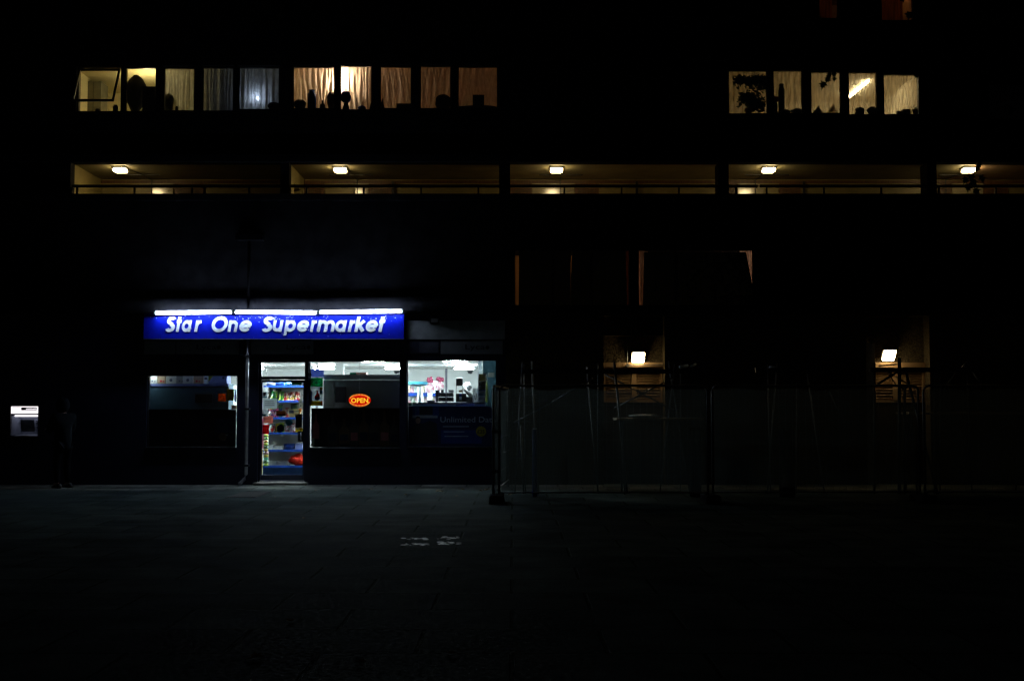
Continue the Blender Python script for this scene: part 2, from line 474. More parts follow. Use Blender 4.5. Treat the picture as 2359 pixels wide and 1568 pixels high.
# ------------------------------------------------------------------ rooms behind the windows
def room(u0, u1, v0, v1, depth, mat, name='room_lining', drop=.9, up=.16):
    x0, x1, z0, z1 = rc(u0, u1, v0, v1, 0)
    shell(x0 - .06, x1 + .06, .25, .25 + depth, z0 - drop, z1 + up).build(name, M[mat], BLD)
    return x0, x1, z0, z1
RA = room(150, 656, 151, 257, 2.6, 'yellow_room')
xq = pt(456, 203, 0).x
MB().box(xq - .05, xq + .05, .62, 2.84, RA[2] - .89, RA[3] + .155).build('added_light_block', M['grey_paint'], BLD)  # wall added to keep the yellow lamp off the bluish panes
RB = room(662, 1158, 148, 252, 3.2, 'peach_room')
RCc = room(1665, 2136, 157, 263, 3.0, 'cream_room', up=.10)
room(1870, 2125, -70, 47, 2.5, 'brown_room'); room(2262, 2440, 188, 276, 2.5, 'brown_room')
room(1176, 1460, 573, 704, 2.4, 'peach_room', drop=.6); room(1464, 1748, 573, 704, 2.4, 'peach_room', drop=.6)

# ------------------------------------------------------------------ access gallery
GD = 1.9
GX0, GX1 = rc(162, 2660, 373.5, 446, 0)[:2]
GF = Z_G0 - 1.05
MB().quad((GX0, .25, Z_G1), (GX0, GD, Z_G1), (GX1, GD, Z_G1), (GX1, .25, Z_G1)).build('gallery_ceiling', M['gallery_ceiling'], BLD)
MB().quad((GX0, .25, GF), (GX1, .25, GF), (GX1, GD, GF), (GX0, GD, GF)).build('gallery_floor', M['dark_brick'], BLD)
MB().quad((GX0, GD, GF), (GX1, GD, GF), (GX1, GD, Z_G1), (GX0, GD, Z_G1)).build('gallery_back_wall', M['gallery_wall'], BLD)
for q in (GX0, GX1): MB().quad((q, .25, GF), (q, GD, GF), (q, GD, Z_G1), (q, .25, Z_G1)).build('gallery_end_wall', M['gallery_wall'], BLD)
# cross wall with a doorway between the first and second bays, downstands elsewhere
xa, xb = rc(647, 665, 373.5, 446, 0)[:2]
mb = MB(); mb.box(xa, xb, .25, .62, GF, Z_G1 - .001).box(xa, xb, .62, GD - .001, Z_G1 - .32, Z_G1 - .001).box(xa, xb, 1.45, GD - .001, GF, Z_G1 - .32)
mb.build('gallery_cross_wall', M['gallery_wall'], BLD)
for a, b in ((1151, 1174), (1656, 1678), (2138, 2157)):
    x0, x1 = rc(a, b, 373.5, 446, 0)[:2]
    MB().box(x0, x1, .25, .48, GF, Z_G1 - .001).build('gallery_pier', M['dark_brick'], BLD)
# doors and glossy panels along the back of the gallery
def gpanel(u0, u1, name, mat, y=GD):
    x0, x1 = rc(u0, u1, 400, 440, y)[:2]
    top = Z_G1 - .10
    f = MB().box(x0, x1, y - .045, y - .002, GF + .01, top).build(name, M[mat], BLD)
    if name == 'gallery_door':
        m = MB(); w = (x1 - x0); m.box(x0 + w * .12, x1 - w * .12, y - .052, y - .046, GF + 1.25, top - .12)
        m.build('door_light', M['glass'], f)
    return f
for a, b, k in ((302, 352, 'p'), (352, 400, 'g'), (404, 470, 'd'), (691, 748, 'd'), (750, 819, 'p'), (820, 848, 'g'), (850, 902, 'd'),
                (1177, 1225, 'd'), (1227, 1322, 'g'), (1324, 1379, 'd'), (1670, 1697, 'd'), (1699, 1758, 'g'), (1760, 1792, 'p'), (1794, 1843, 'd'),
                (2165, 2190, 'd'), (2192, 2262, 'g'), (2264, 2320, 'd')):
    gpanel(a, b, {'d': 'gallery_door', 'p': 'gallery_panel', 'g': 'gallery_panel'}[k], {'d': 'brown_door', 'p': 'gallery_wall', 'g': 'gloss_panel'}[k])
for u in (906, 1466, 1850): # dark uprights against the back wall
    x0, x1 = rc(u - 3, u + 3, 400, 440, GD)[:2]
    MB().box(x0, x1, GD - .09, GD - .05, GF, Z_G1 - .06).build('gallery_post', M['dark_metal'], BLD)
x0, x1 = GX0, GX1
MB().box(GX0, GX1, GD - .03, GD - .001, Z_G1 - .095, Z_G1 - .03).build('gallery_cornice', M['brown_door'], BLD)
# handrail above the parapet
for k, (a, b) in enumerate(((162, 1150), (1152, 1745), (1750, 2660))):
    xa, xb = rc(a, b, 420, 446, .12)[:2]
    zr = pt(0, 429, .12).z
    rail = MB().box(xa, xb, .10, .145, zr - .025, zr + .035).build('handrail', M['dark_metal'], BLD)
    u = a + 16
    while u < b - 5:
        xx = pt(u, 436, .12).x
        MB().box(xx - .02, xx + .02, .105, .14, Z_G0 - .001, zr - .026).build('baluster', M['dark_metal'], rail)
        u += 132

# ------------------------------------------------------------------ lamps under the gallery ceiling
def gallery_lamp(u, v, label, yaw):
    y = .52
    p = pt(u, v, y); z = Z_G1
    t = thing('bulkhead_lamp', label, 'lamp', (p.x, y, z), 'square bulkhead lamps along the gallery ceiling')
    b = MB().box(p.x - .15, p.x + .15, y - .15, y + .15, z - .035, z - .002).build('lamp_base', M['dark_metal'], t, bevel=.008)
    l = MB().box(p.x - .125, p.x + .125, y - .125, y + .125, z - .105, z - .036).build('lamp_lens', M['lamp_warm'], t, bevel=.03)
    fr = MB(); fr.box(p.x - .2, p.x - .18, y - .42, y - .40, z - .02, z - .002); fr.box(p.x - .18, p.x + .2, y - .42, y - .40, z - .02, z - .002)
    c = MB(); c.path([(p.x + .13, y + .15, z - .02), (p.x + .13 + yaw * .1, y + .6, z - .02), (p.x + .13 + yaw * .15, GD - .06, z - .02), (p.x + .13 + yaw * .15, GD - .06, z - .5)], .012, 6)
    c.path([(p.x - .35, y + .75, z - .02), (p.x + .6, y + .75, z - .02)], .012, 6)
    c.build('conduit', M['dark_metal'], t)
    t.rotation_euler.z = 0
    return t
gallery_lamp(277, 391, 'glowing square lamp under the gallery ceiling above the open sash end, leftmost of the row', 1)
gallery_lamp(784, 387, 'glowing square lamp on the gallery ceiling right of the cross wall with a doorway', .4)
gallery_lamp(1282, 387, 'glowing square lamp on the gallery ceiling in the middle bay, over a glossy pale panel', 0)
gallery_lamp(1771, 392, 'glowing square lamp on the gallery ceiling near the joint in the handrail', -1)
gallery_lamp(2232, 400, 'glowing square gallery lamp partly behind hanging leaves, rightmost of the row', -1)

# ------------------------------------------------------------------ ground floor recesses with louvred shutters
for k, (x0, x1, z0, z1) in enumerate(RCS):
    MB().box(x0 - .05, x1 + .05, .362, .46, 0, z1 + .05).build('recess_back_wall', M['roughcast'], BLD)
    zt = zz(833); zb = zz(849); zl = zz(926)
    MB().box(x0 + .002, x1 - .002, .25, .361, zb, zt).build('recess_lintel', M['timber'], BLD)
    MB().box(x0 + .002, x1 - .002, .22, .249, zb + .04, zb + .065).build('lintel_strip', M['timber'], BLD)
    f = frame_mb(x0 + .01, x1 - .01, zl, zb - .002, .295, .361, .05).build('louvre_shutter', M['timber'], BLD)
    xm = x0 + (x1 - x0) * .52
    MB().box(xm - .05, xm + .05, .285, .36, zl + .051, zb - .053).build('centre_stile', M['timber'], f)
    for (a, b) in ((x0 + .065, xm - .055), (xm + .055, x1 - .065)):
        m = MB(); z = zl + .075; 
        while z < zb - .06:
            m.obox(((a + b) / 2, .33, z), ((b - a) / 2, 0, 0), (0, .010, .004), (0, -.008, .022)); z += .060
        m.build('louvre_blade', M['timber'], f)
    MB().box(x0 + .01, x1 - .01, .31, .361, .0, zl - .002).build('shutter_panel', M['shutter_dark'], BLD)
x0, x1, z0, z1 = rc(1997, 2016, 776, 850, 0)
MB().box(RC2[0] + .002, x1, .02, .2, 0, zz(790)).build('recess_pilaster', M['concrete'], BLD)

def wall_lamp(u, v, y, label):
    p = pt(u, v, y)
    t = thing('wall_lamp', label, 'lamp', tuple(p), 'square wall lamps in the ground floor recesses')
    a = R(42); nrm = Vector((0, -math.cos(a), -math.sin(a))); up = Vector((0, -math.sin(a), math.cos(a))); ex = Vector((1, 0, 0))
    MB().obox(p, ex * .145, nrm * .02, up * .155).build('lamp_base', M['dark_metal'], t, bevel=.01)
    MB().obox(p + nrm * .05, ex * .128, nrm * .03, up * .138).build('lamp_lens', M['lamp_wall'], t, bevel=.03)
    MB().obox(p + up * .147 + nrm * .022, ex * .15, nrm * .042, up * .006).build('hood', M['dark_metal'], t)  # plate added to stop lamp light climbing the wall
    MB().obox(Vector((p.x, (p.y + .36) / 2 + .03, p.z + .06)), ex * .045, Vector((0, (.36 - p.y) / 2 - .035, 0)), Vector((0, 0, .03))).build('bracket', M['dark_metal'], t)
    return t
wall_lamp(1470, 819, .13, 'glowing square wall lamp tilted down above the louvred shutter nearest the shop')
wall_lamp(2047, 814, .13, 'glowing square wall lamp tilted down beside a pale pilaster at the right end')
# round junction box with its conduit
p = pt(1445, 841, .21)
t = thing('junction_box', 'round grey junction box with conduit below left of the first wall lamp', 'junction box', tuple(p))
MB().path([(p.x, .16, p.z), (p.x, .215, p.z)], .035, 14).build('box_body', M['galvanised'], t)
MB().path([(p.x, .18, p.z + .036), (p.x, .18, p.z + .42)], .011, 8).build('conduit', M['galvanised'], t)
MB().path([(p.x + .036, .19, p.z), (p.x + .75, .19, p.z + .01)], .011, 8).build('conduit', M['galvanised'], t)
# ------------------------------------------------------------------ shop materials
mk('sign_blue', (.002, .010, .42), (.002, .008, .34), scale=9, rough=.32, spec=.4)
mk('letter_white', (.80, .84, .86), rough=.5)
mk('matt_black', (.008, .008, .009), rough=.95, spec=0)
mk('fascia_grey', (.30, .32, .33), (.26, .28, .29), rough=.55)
mk('fascia_dark', (.03, .035, .07), rough=.5)
mk('ink_dark', (.02, .02, .03), rough=.6)
mk('ink_mid', (.10, .10, .13), rough=.6)
mk('cabinet_grey', (.34, .36, .36), (.30, .32, .32), scale=3, rough=.5)
mk('shelf_blue', (.003, .032, .20), (.0025, .026, .16), rough=.5, spec=.2)
mk('shelf_back', (.27, .26, .25), (.24, .23, .22), rough=.6)
mk('cabinet_blue', (.008, .07, .18), (.006, .05, .14), scale=2, rough=.4, spec=.2)
mk('cardboard', (.42, .30, .19), (.36, .25, .15), scale=8, rough=.85)
mk('cardboard_pale', (.55, .54, .48), (.47, .46, .4), scale=8, rough=.8)
mk('paper', (.72, .76, .78), (.66, .7, .72), rough=.7)
mk('paper_cream', (.62, .56, .40), rough=.7)
mk('paper_pink', (.72, .36, .30), rough=.7)
mk('red_ink', (.50, .02, .03), rough=.55)
mk('orange_card', (.38, .10, .01), rough=.55)
mk('olive_card', (.12, .10, .015), rough=.6)
mk('green_sign', (.0, .26, .13), rough=.45)
mk('yellow_card', (.70, .58, .02), rough=.5)
mk('teal_card', (.02, .20, .28), rough=.5)
mk('blue_grey', (.16, .20, .42), (.12, .15, .34), scale=12, rough=.5)
mk('dark_green', (.01, .05, .025), rough=.5)
mk('pink_print', (.45, .07, .15), rough=.5)
mk('green_plastic', (.20, .26, .02), rough=.35)
mk('dark_teal', (.012, .07, .10), rough=.5)
mk('clear_tub', (.50, .52, .52), rough=.25)
M['led_yellow'] = em('led_yellow', (1, .56, .03), 1.5)
M['led_amber'] = em('led_amber', (1, .36, .05), 1.3)
M['led_board'] = em('led_board_red', (1, .008, .003), .72)
def pk(name, *cols, **k):
    M[name] = pattern(name, cols, **k); return name

# ------------------------------------------------------------------ the lit shop sign
sx0, sx1, sz0, sz1 = rc(331, 931, 722, 781, -.16)
SIGN = thing('shop_sign', 'blue shop fascia board reading Star One Supermarket in white slanted letters', 'shop sign', ((sx0 + sx1) / 2, -.16, sz0))
MB().box(sx0, sx1, -.16, -.002, sz0, sz1).build('sign_board', M['sign_blue'], SIGN, bevel=.004)
m = MB(); m.box(sx0, sx1, -.166, -.1605, sz0 + .002, sz0 + .014); m.build('bottom_trim', M['galvanised'], SIGN)
def SX(zx): return pt((350 + zx / 3.521) * .9436, 752, -.16).x
def SZ(zy): return pt(0, (720 + zy / 3.521) * .9436, -.16).z
ZB, ZT = SZ(314), SZ(184)
CAP = ZT - ZB; XH = .76; W = .21
def glyph(c):
    r = XH / 2
    if c == 'S':
        q = arc(.36, .735, .165, 28, 90, 8) + arc(.36, .735, .165, 90, 245, 14)[1:] + [(.40, .52)] + arc(.36, .27, .175, 72, -90, 14) + arc(.36, .27, .175, -90, -160, 8)[1:]
        return [q]
    if c == 't': return [[(.16, 0), (.16, 1.0)], [(0, .68), (.36, .68)]]
    if c == 'a': return [arc(r, r, r - W / 2, 0, 360, 28), [(2 * r - W / 2 + .01, 0), (2 * r - W / 2 + .01, XH)]]
    if c == 'r': return [[(W / 2, 0), (W / 2, XH)], [(W / 2, .36), (.15, .52), (.24, .63), (.40, .665)]]
    if c == 'O': return [arc(.52, .5, .52 - W / 2, 0, 360, 36)]
    if c == 'n': return [[(W / 2, 0), (W / 2, XH)], [(W / 2, .40)] + arc(.345, .39, .345 - W / 2 + .02, 170, 0, 16) + [(.595, 0)]]
    if c == 'u': return [[(.595, 0), (.595, XH)], [(W / 2, XH), (W / 2, .36)] + arc(.345, .36, .345 - W / 2, 180, 360, 16)]
    if c == 'p': return [arc(r, r, r - W / 2, 0, 360, 28), [(W / 2 - .01, -.24), (W / 2 - .01, XH)]]
    if c == 'e': return [arc(r, r, r - W / 2, -38, -360, 28), [(.10, r - .01), (2 * r - .06, r - .01)]]
    if c == 'm': return [[(W / 2, 0), (W / 2, XH)], [(W / 2, .42)] + arc(.33, .42, .235, 165, 0, 14) + [(.565, 0)], [(.565, .42)] + arc(.80, .42, .235, 165, 0, 14) + [(1.035, 0)]]
    if c == 'k': return [[(W / 2, 0), (W / 2, 1.0)], [(.16, .36), (.50, .73)], [(.24, .42), (.54, 0.03)]]
TXT = [('S', 190, 282), ('t', 280, 332), ('a', 331, 419), ('r', 437, 500), ('O', 588, 726), ('n', 724, 812), ('e', 826, 932),
       ('S', 1019, 1120), ('u', 1112, 1206), ('p', 1204, 1311), ('e', 1322, 1426), ('r', 1432, 1492), ('m', 1489, 1648), ('a', 1648, 1752),
       ('r', 1757, 1822), ('k', 1812, 1910), ('e', 1912, 2018), ('t', 2018, 2082)]
for c, a, b in TXT:
    m = MB()
    for i, st in enumerate(glyph(c)):
        stroke(m, [(x, z) for x, z in st], W, -.1695 - .0008 * i, -.1612)
    m.v = [(x + .2 * z, y, z) for x, y, z in m.v]
    lo, hi = min(q[0] for q in m.v), max(q[0] for q in m.v)
    A, B = SX(a), SX(b)
    m.v = [(A + (x - lo) / (hi - lo) * (B - A), y, ZB + z * CAP) for x, y, z in m.v]
    m.build('letter', M['letter_white'], SIGN)
# spatter and bird marks on the board
rnd = random.Random(5); m = MB()
for k in range(120):
    u = rnd.choice((rnd.uniform(540, 740), rnd.uniform(345, 925))); v = 727 + abs(rnd.gauss(0, 8)) if rnd.random() < .75 else rnd.uniform(730, 778)
    if v > 778: continue
    q = pt(u, v, -.16); s = rnd.uniform(.003, .009); t = s * rnd.uniform(.8, 2.6)
    m.prism([(q.x - s, q.z), (q.x, q.z - t), (q.x + s, q.z), (q.x + s * .3, q.z + s)], -.1608, -.1602)
m.build('splatter', M['paper'], SIGN)['kind'] = 'stuff'
# fluorescent battens along the top of the board
for (a, b, va, vb), lab in zip(((357, 535, 720.5, 718.5), (541, 731, 718.5, 720), (736, 927, 719, 716.5)),
        ('glowing fluorescent tube over the letters Star on the blue sign', 'glowing fluorescent tube over the middle of the blue sign', 'glowing fluorescent tube over the right end of the blue sign')):
    p, q = pt(a, va, -.25), pt(b, vb, -.25)
    t = thing('tube_light', lab, 'tube light', tuple((p + q) / 2), 'fluorescent tubes along the top of the shop sign')
    d = (q - p).normalized()
    MB().path([p + d * .019, q - d * .019], .0145, 10).build('tube', M['tube_cool'], t, smooth=True)
    up = Vector((0, 0, 1)); c = (p + q) / 2; ex = (q - p) / 2
    MB().obox(c + Vector((0, .045, -.010)), ex, Vector((0, .012, 0)), Vector((0, 0, .020))).obox(c + Vector((0, .0285, .044)), ex, Vector((0, .0165, 0)), Vector((0, 0, .005))).build('light_shield', M['white_paint'], t)  # added back strip and lip, shaped to limit the glow on the wall above
    for s in (p, q): MB().obox(s, d * .018, Vector((0, .03, 0)), Vector((0, 0, .028))).build('end_cap', M['white_paint'], t)
    for s in (.2, .8):
        k = p + (q - p) * s
        MB().box(k.x - .012, k.x + .012, -.19, -.161, k.z - .01, k.z + .01).build('bracket', M['dark_metal'], t)

# ------------------------------------------------------------------ wall and fascia panels round the sign
a, b, c, d = rc(936, 1163, 738, 781, -.03)
MB().box(a, b, -.03, -.001, c, d).build('render_panel', M['off_white_render'], BLD)
p = rc(990, 1012, 730, 745, -.10)
t = thing('alarm_box', 'small dark box fixed to the pale wall panel right of the blue sign', 'alarm box', (p[0], -.1, p[2]))
MB().box(p[0], p[1], -.12, -.031, p[2], p[3]).build('box_body', M['dark_metal'], t, bevel=.01)
MB().box(p[0] + .03, p[1] - .03, -.13, -.1205, p[2] + .03, p[3] - .03).build('front_plate', M['grey_paint'], t)
def fascia(u0, u1, lab, mat, words=()):
    x0, x1, z0, z1 = rc(u0, u1, 784, 815, -.012)
    t = thing('fascia_sign', lab, 'sign panel', ((x0 + x1) / 2, -.012, z0), 'flat panels in the strip under the blue sign')
    MB().box(x0, x1, -.012, -.002, z0, z1).build('panel', M[mat], t, bevel=.003)
    for (s, uu, vv, hh, ink, wd) in words:
        q = pt(uu, vv, -.014); r_ = pt(wd, vv, -.014)
        text_mb(s, q.x, -.0145, q.z, hh, width=r_.x - q.x).build('lettering', M[ink], t)
    return t
def lyca(u0, u1, ul, lab):
    t = fascia(u0, u1, lab, 'fascia_grey', [('Lyca', ul, 804, .11, 'ink_dark', ul + 45)])
    q = pt(ul + 51, 799.5, -.014)
    MB().prism([(q.x + .04 * math.cos(i * PI / 8), q.z + .04 * math.sin(i * PI / 8)) for i in range(16)], -.016, -.0125).build('dot_emblem', M['ink_dark'], t)
fascia(332, 404, 'blank grey panel at the left end of the strip under the blue sign', 'fascia_grey')
lyca(406, 551, 453, 'grey panel reading Lyca left of the drainpipe')
lyca(578, 722, 660, 'grey panel reading Lyca above the shop door')
t = fascia(724, 1013, 'dark panel reading STAR ONE SUPERMARKET over the middle window', 'fascia_dark', [('STAR ONE', 817, 798, .10, 'ink_mid', 890), ('SUPERMARKET', 902, 798, .10, 'ink_mid', 958)])
a, b, c, d = rc(966, 1010, 787, 812, -.0125)
MB().box(a, b, -.020, -.0125, c, d).build('inset_plate', M['ink_mid'], t)
lyca(1015, 1158, 1072, 'grey panel reading Lyca above the right shop window')
a, b, c, d = rc(553, 560, 784, 816, -.09)
one(MB().box(a, b, -.09, -.002, c, d), 'fascia_bracket', M['cabinet_blue'], 'short blue upright strip beside the top of the drainpipe', 'bracket')
# drainpipe
p = pt(570.5, 786, -.10)
t = thing('drainpipe', 'grey round drainpipe running down left of the shop door to the pavement', 'drainpipe', (p.x, -.10, 0))
zt = p.z
pipe = MB().path([(p.x, -.03, zt + .03), (p.x, -.08, zt), (p.x, -.10, zt - .1), (p.x, -.10, .22), (p.x - .03, -.11, .13), (p.x - .10, -.14, .05), (p.x - .13, -.16, .03)], .036, 12).build('pipe', M['steel'], t, smooth=True)
for z in (zt - .3, 1.55, .4): MB().box(p.x - .055, p.x + .055, -.145, -.001, z - .02, z + .02).build('pipe_clip', M['dark_metal'], t)
a, b, c, d = rc(542, 606, 538, 553, -.15)
t = thing('rain_hopper', 'dark rainwater box and pipe on the brick wall above the blue sign', 'rain hopper', (a, -.1, c))
MB().box(a, b, -.16, -.002, c, d).build('hopper_box', M['matt_black'], t, bevel=.01)
q = pt(574, 560, -.07); MB().path([(q.x, -.07, c), (q.x, -.07, sz1 + .12)], .028, 10).build('pipe', M['matt_black'], t, smooth=True)

# ------------------------------------------------------------------ shop front joinery
f = frame_mb(SH_D[0] + .001, SH_D[1] - .001, .02, SH_D[3] - .001, .05, .13, .05).build('door_frame', M['navy_paint'], BLD)
gx0, gx1, gz0, gz1 = rc(600, 702, 831, 866, .09)
tz = zz(871)
MB().box(SH_D[0] + .052, SH_D[1] - .052, .052, .128, zz(873.5), zz(866)).build('transom_bar', M['navy_paint'], f)
MB().box(SH_D[0] + .052, SH_D[1] - .052, .087, .093, zz(866), SH_D[3] - .052).build('pane', M['shop_glass'], f)
MB().box(SH_D[0] - .05, SH_D[1] + .05, -.22, .25, .0, .055).build('door_step', M['concrete'], BLD)
MB().box(SH_D[0] + .04, SH_D[1] - .04, .0, .13, .056, .085).build('threshold', M['steel'], BLD)
dx0, dx1 = SH_D[0] + .055, SH_D[1] - .055
lz0, lz1 = zz(1093), zz(880); lx0, lx1 = pt(602, 985, 0).x, pt(696.5, 985, 0).x
dz0, dz1 = .09, zz(874)
DOOR = thing('shop_door', 'glazed shop door covered in notices with stocked shelves showing behind it', 'door', (dx0, .09, dz0))
m = MB(); m.box(dx0, lx0, .06, .11, dz0, dz1); m.box(lx1, dx1, .06, .11, dz0, dz1); m.box(lx0, lx1, .061, .109, dz0, lz0); m.box(lx0, lx1, .061, .109, lz1, dz1)
m.build('door_leaf', M['navy_paint'], DOOR)
MB().box(lx0, lx1, .082, .088, lz0, lz1).build('pane', M['shop_glass'], DOOR)
m = MB(); m.box(lx1 - .10, lx1 + .01, .03, .059, zz(1017), zz(992)); m.build('lock_case', M['black_plastic'], DOOR, bevel=.006)
MB().path([(lx1 - .03, .055, zz(1012)), (lx1 - .03, -.01, zz(1011)), (lx1 - .03, -.01, zz(996)), (lx1 - .03, .055, zz(995))], .012, 8).build('handle', M['steel'], DOOR, smooth=True)
def shop_window(h, name_extra=None):
    x0, x1, z0, z1 = h
    fr = frame_mb(x0 + .001, x1 - .001, z0 + .001, z1 - .001, .05, .12, .02).build('shop_window', M['dark_metal'], BLD)
    MB().box(x0 + .02, x1 - .02, .082, .088, z0 + .02, z1 - .02).build('pane', M['shop_glass'], fr)
    MB().box(x0 + .002, x1 - .002, -.03, .049, z0 + .0005, z0 + .018).build('window_sill', M['galvanised'], fr)
    return fr
for h in (SH_L, SH_M, SH_R): shop_window(h)

# ------------------------------------------------------------------ shop interior shell
SX0, SX1, SD, SZT = -8.9, XP - .03, 9.8, 2.66
MB().quad((SX0, SD, 0.01), (SX1, SD, 0.01), (SX1, SD, SZT), (SX0, SD, SZT)).quad((SX0, .25, .01), (SX0, SD, .01), (SX0, SD, SZT), (SX0, .25, SZT)).quad((SX1, .25, .01), (SX1, .25, SZT), (SX1, SD, SZT), (SX1, SD, .01)).build('shop_inner_wall', M['white_paint'], BLD)
MB().quad((SX0, .25, .01), (SX1, .25, .01), (SX1, SD, .01), (SX0, SD, .01)).build('shop_floor', M['floor_tile'], BLD)
MB().quad((SX0, .25, SZT), (SX0, SD, SZT), (SX1, SD, SZT), (SX1, .25, SZT)).build('shop_ceiling', M['white_paint'], BLD)
m = MB()
for y in (2.2, 4.1, 6.9, 8.4): m.box(SX0 + .01, SX1 - .01, y - .012, y + .012, SZT - .012, SZT - .001)
m.build('ceiling_batten', M['grey_paint'], BLD)
x0, x1 = pt(772, 845, 5).x, pt(790, 845, 5).x
MB().box(x0, x1, 5, 5.35, .01, SZT - .001).build('shop_pillar', M['white_paint'], BLD)
places = [(-1.22, 1.0, 'white ceiling light panel at the top of the right shop window'), (-1.22, 6.0, 'white ceiling light panel deeper in, seen through the right window'),
          (-2.98, 1.0, 'white ceiling light panel touching the top edge of the middle window'), (-2.98, 6.0, 'white ceiling light panel deeper in, seen through the middle window'),
          (-4.80, 1.0, 'white ceiling light panel inside above the shop door'), (-4.80, 6.0, 'white ceiling light panel well behind the shop door'),
          (-6.60, 1.0, 'white ceiling light panel inside near the left shop window'), (-6.60, 6.0, 'white ceiling light panel deep inside behind the left window')]
first = None
for x, y, lab in places:
    if first is None:
        t = thing('ceiling_light', lab, 'ceiling light', (x, y, 2.54), 'square light panels on the shop ceiling')
        MB().box(x - .25, x + .25, y - .11, y + .11, 2.555, 2.585).build('light_panel', M['lamp_shop'], t, bevel=.01)
        MB().box(x - .2, x + .2, y - .06, y + .06, 2.5855, SZT - .002).build('lamp_base', M['white_paint'], t)
        first = t
    else:
        t = copy_tree(first, (x, y, 2.54)); t['label'] = lab
for u, v, y, lab in ((1083, 857.5, 9.3, 'small grey dome camera on the shop ceiling, right window'), (914, 853.5, 9.3, 'small grey dome camera on the shop ceiling, middle window')):
    p = pt(u, v, y)
    t = thing('dome_camera', lab, 'camera', (p.x, y, SZT))
    MB().lathe((p.x, y, SZT - .12), [(.01, -.02), (.06, 0), (.08, .05), (.08, .06)]).build('dome', M['ink_dark'], t, smooth=True)
    MB().lathe((p.x, y, SZT - .06), [(.09, .001), (.09, .059)]).build('dome_base', M['grey_paint'], t)
p0, p1 = pt(728, 870, 5.4), pt(731, 870, 5.4)
one(MB().box(p0.x, p1.x + .02, 5.4, 5.44, .01, SZT - .002), 'service_pole', M['grey_paint'], 'grey ceiling pole seen at the left of the middle window', 'pole')
p0 = pt(1028, 870, 8.5)
one(MB().box(p0.x - .03, p0.x + .03, 8.5, 8.56, .01, SZT - .002), 'service_pole', M['ink_mid'], 'dark ceiling pole in the middle of the right window', 'pole')

# ------------------------------------------------------------------ things on the shop window and behind it
def slab(name, u0, u1, v0, v1, y, d, mat, lab, cat, group=None, bevel=0.0):
    return one(MB().pbox(u0, u1, v0, v1, y, d), name, M[mat], lab, cat, group, bevel=bevel)
THIN = {}
def thin(mat):
    if mat not in THIN:
        try: c = tuple(M[mat].node_tree.nodes['Color Ramp'].color_ramp.elements[1].color)[:3]
        except KeyError: return M[mat]
        THIN[mat] = paper('thin_' + mat, tuple(min(.9, q * 1.15) for q in c))
    return THIN[mat]
def card(name, u0, u1, v0, v1, lab, cat, mat='paper', y=.094, lines=(), patches=(), group=None, d=.002):
    """notice taped inside the glass: sheet, printed lines and patches"""
    x0, x1, z0, z1 = rc(u0, u1, v0, v1, y)
    t = thing(name, lab, cat, ((x0 + x1) / 2, y, z0), group)
    MB().box(x0, x1, y, y + d, z0, z1).build('sheet', thin(mat), t)
    if lines:
        m = MB()
        for (a, b, vv, hh) in lines:
            q0, q1, r0, r1 = rc(a, b, vv, vv + hh, y); m.box(q0, q1, y - .001, y - .0002, r0, r1)
        m.build('print', thin('ink_mid'), t)
    for (a, b, c, e, mt) in patches:
        q0, q1, r0, r1 = rc(a, b, c, e, y); MB().box(q0, q1, y - .0014, y - .0003, r0, r1).build('print', thin(mt), t)
    return t
def L3(u0, u1, v0, v1, n, h=.8):
    r_ = random.Random(int(u0 * 7 + v0)); return [(u0, u0 + (u1 - u0) * r_.uniform(.7, 1), v0 + (v1 - v0) * i / max(n - 1, 1), h) for i in range(n)]

# notices on the door glass
G = 'notices stuck on the shop door glass'
card('paper_notice', 606, 638, 917, 940, 'white paper notice with three lines of print taped to the door glass', 'notice', lines=L3(610, 634, 923, 932, 3, 1.3), group=G)
card('paper_notice', 603, 615.5, 900.7, 916, 'pale blue card with a dark phone picture on the door glass', 'notice', patches=((606, 612.5, 902.5, 911, 'ink_mid'), (603.5, 615, 912.5, 915.5, 'teal_card')), group=G)
card('paper_notice', 602.5, 617, 941, 960, 'pale card with blue lower half under the white notice', 'notice', lines=L3(604, 615, 944, 949, 2), patches=((603, 612, 952.5, 957, 'teal_card'),), group=G)
card('paper_notice', 636.6, 658, 945, 957.5, 'dark brown sign plate in the middle of the door glass', 'notice', 'brown_door', patches=((637, 657.5, 952.5, 957.3, 'ink_dark'),), group=G)
card('paper_notice', 664.4, 689, 942, 959, 'white card with pale blue panel right of the brown plate', 'notice', 'paper_cream', patches=((666, 677, 943.5, 951, 'blue_grey'), (679, 687, 944, 949, 'paper')), lines=L3(667, 686, 953, 956, 2), group=G)
card('paper_notice', 688.4, 697, 921, 939, 'narrow grey strip notice at the right edge of the door glass', 'notice', 'cardboard_pale', patches=((691, 694.5, 923, 925.5, 'dark_green'), (691, 694.5, 932, 935, 'dark_green')), group=G)
card('paper_notice', 606.7, 629, 957, 974, 'pink paper notice low on the left of the door glass', 'notice', 'paper_pink', lines=L3(608, 627, 961, 971, 4), group=G, y=.0965)
card('paper_notice', 604.7, 619.5, 977, 999, 'dark red notice with pale print below the pink one', 'notice', 'red_ink', patches=((607, 617, 984, 985, 'paper_pink'), (607, 617, 988, 989, 'paper_pink'), (607, 617, 992, 993, 'paper_pink')), group=G)
card('paper_notice', 671.5, 698.5, 879.7, 887, 'green notice with white border at the top right of the door glass', 'notice', 'paper', patches=((673, 695, 879.9, 885.4, 'green_sign'),), group=G)
card('paper_notice', 682.5, 697, 984.3, 995, 'yellow and white sticker beside the door lock', 'sticker', 'yellow_card', patches=((683, 689, 984.8, 988.5, 'paper'), (690, 696.5, 984.8, 989, 'orange_card')), group=G)
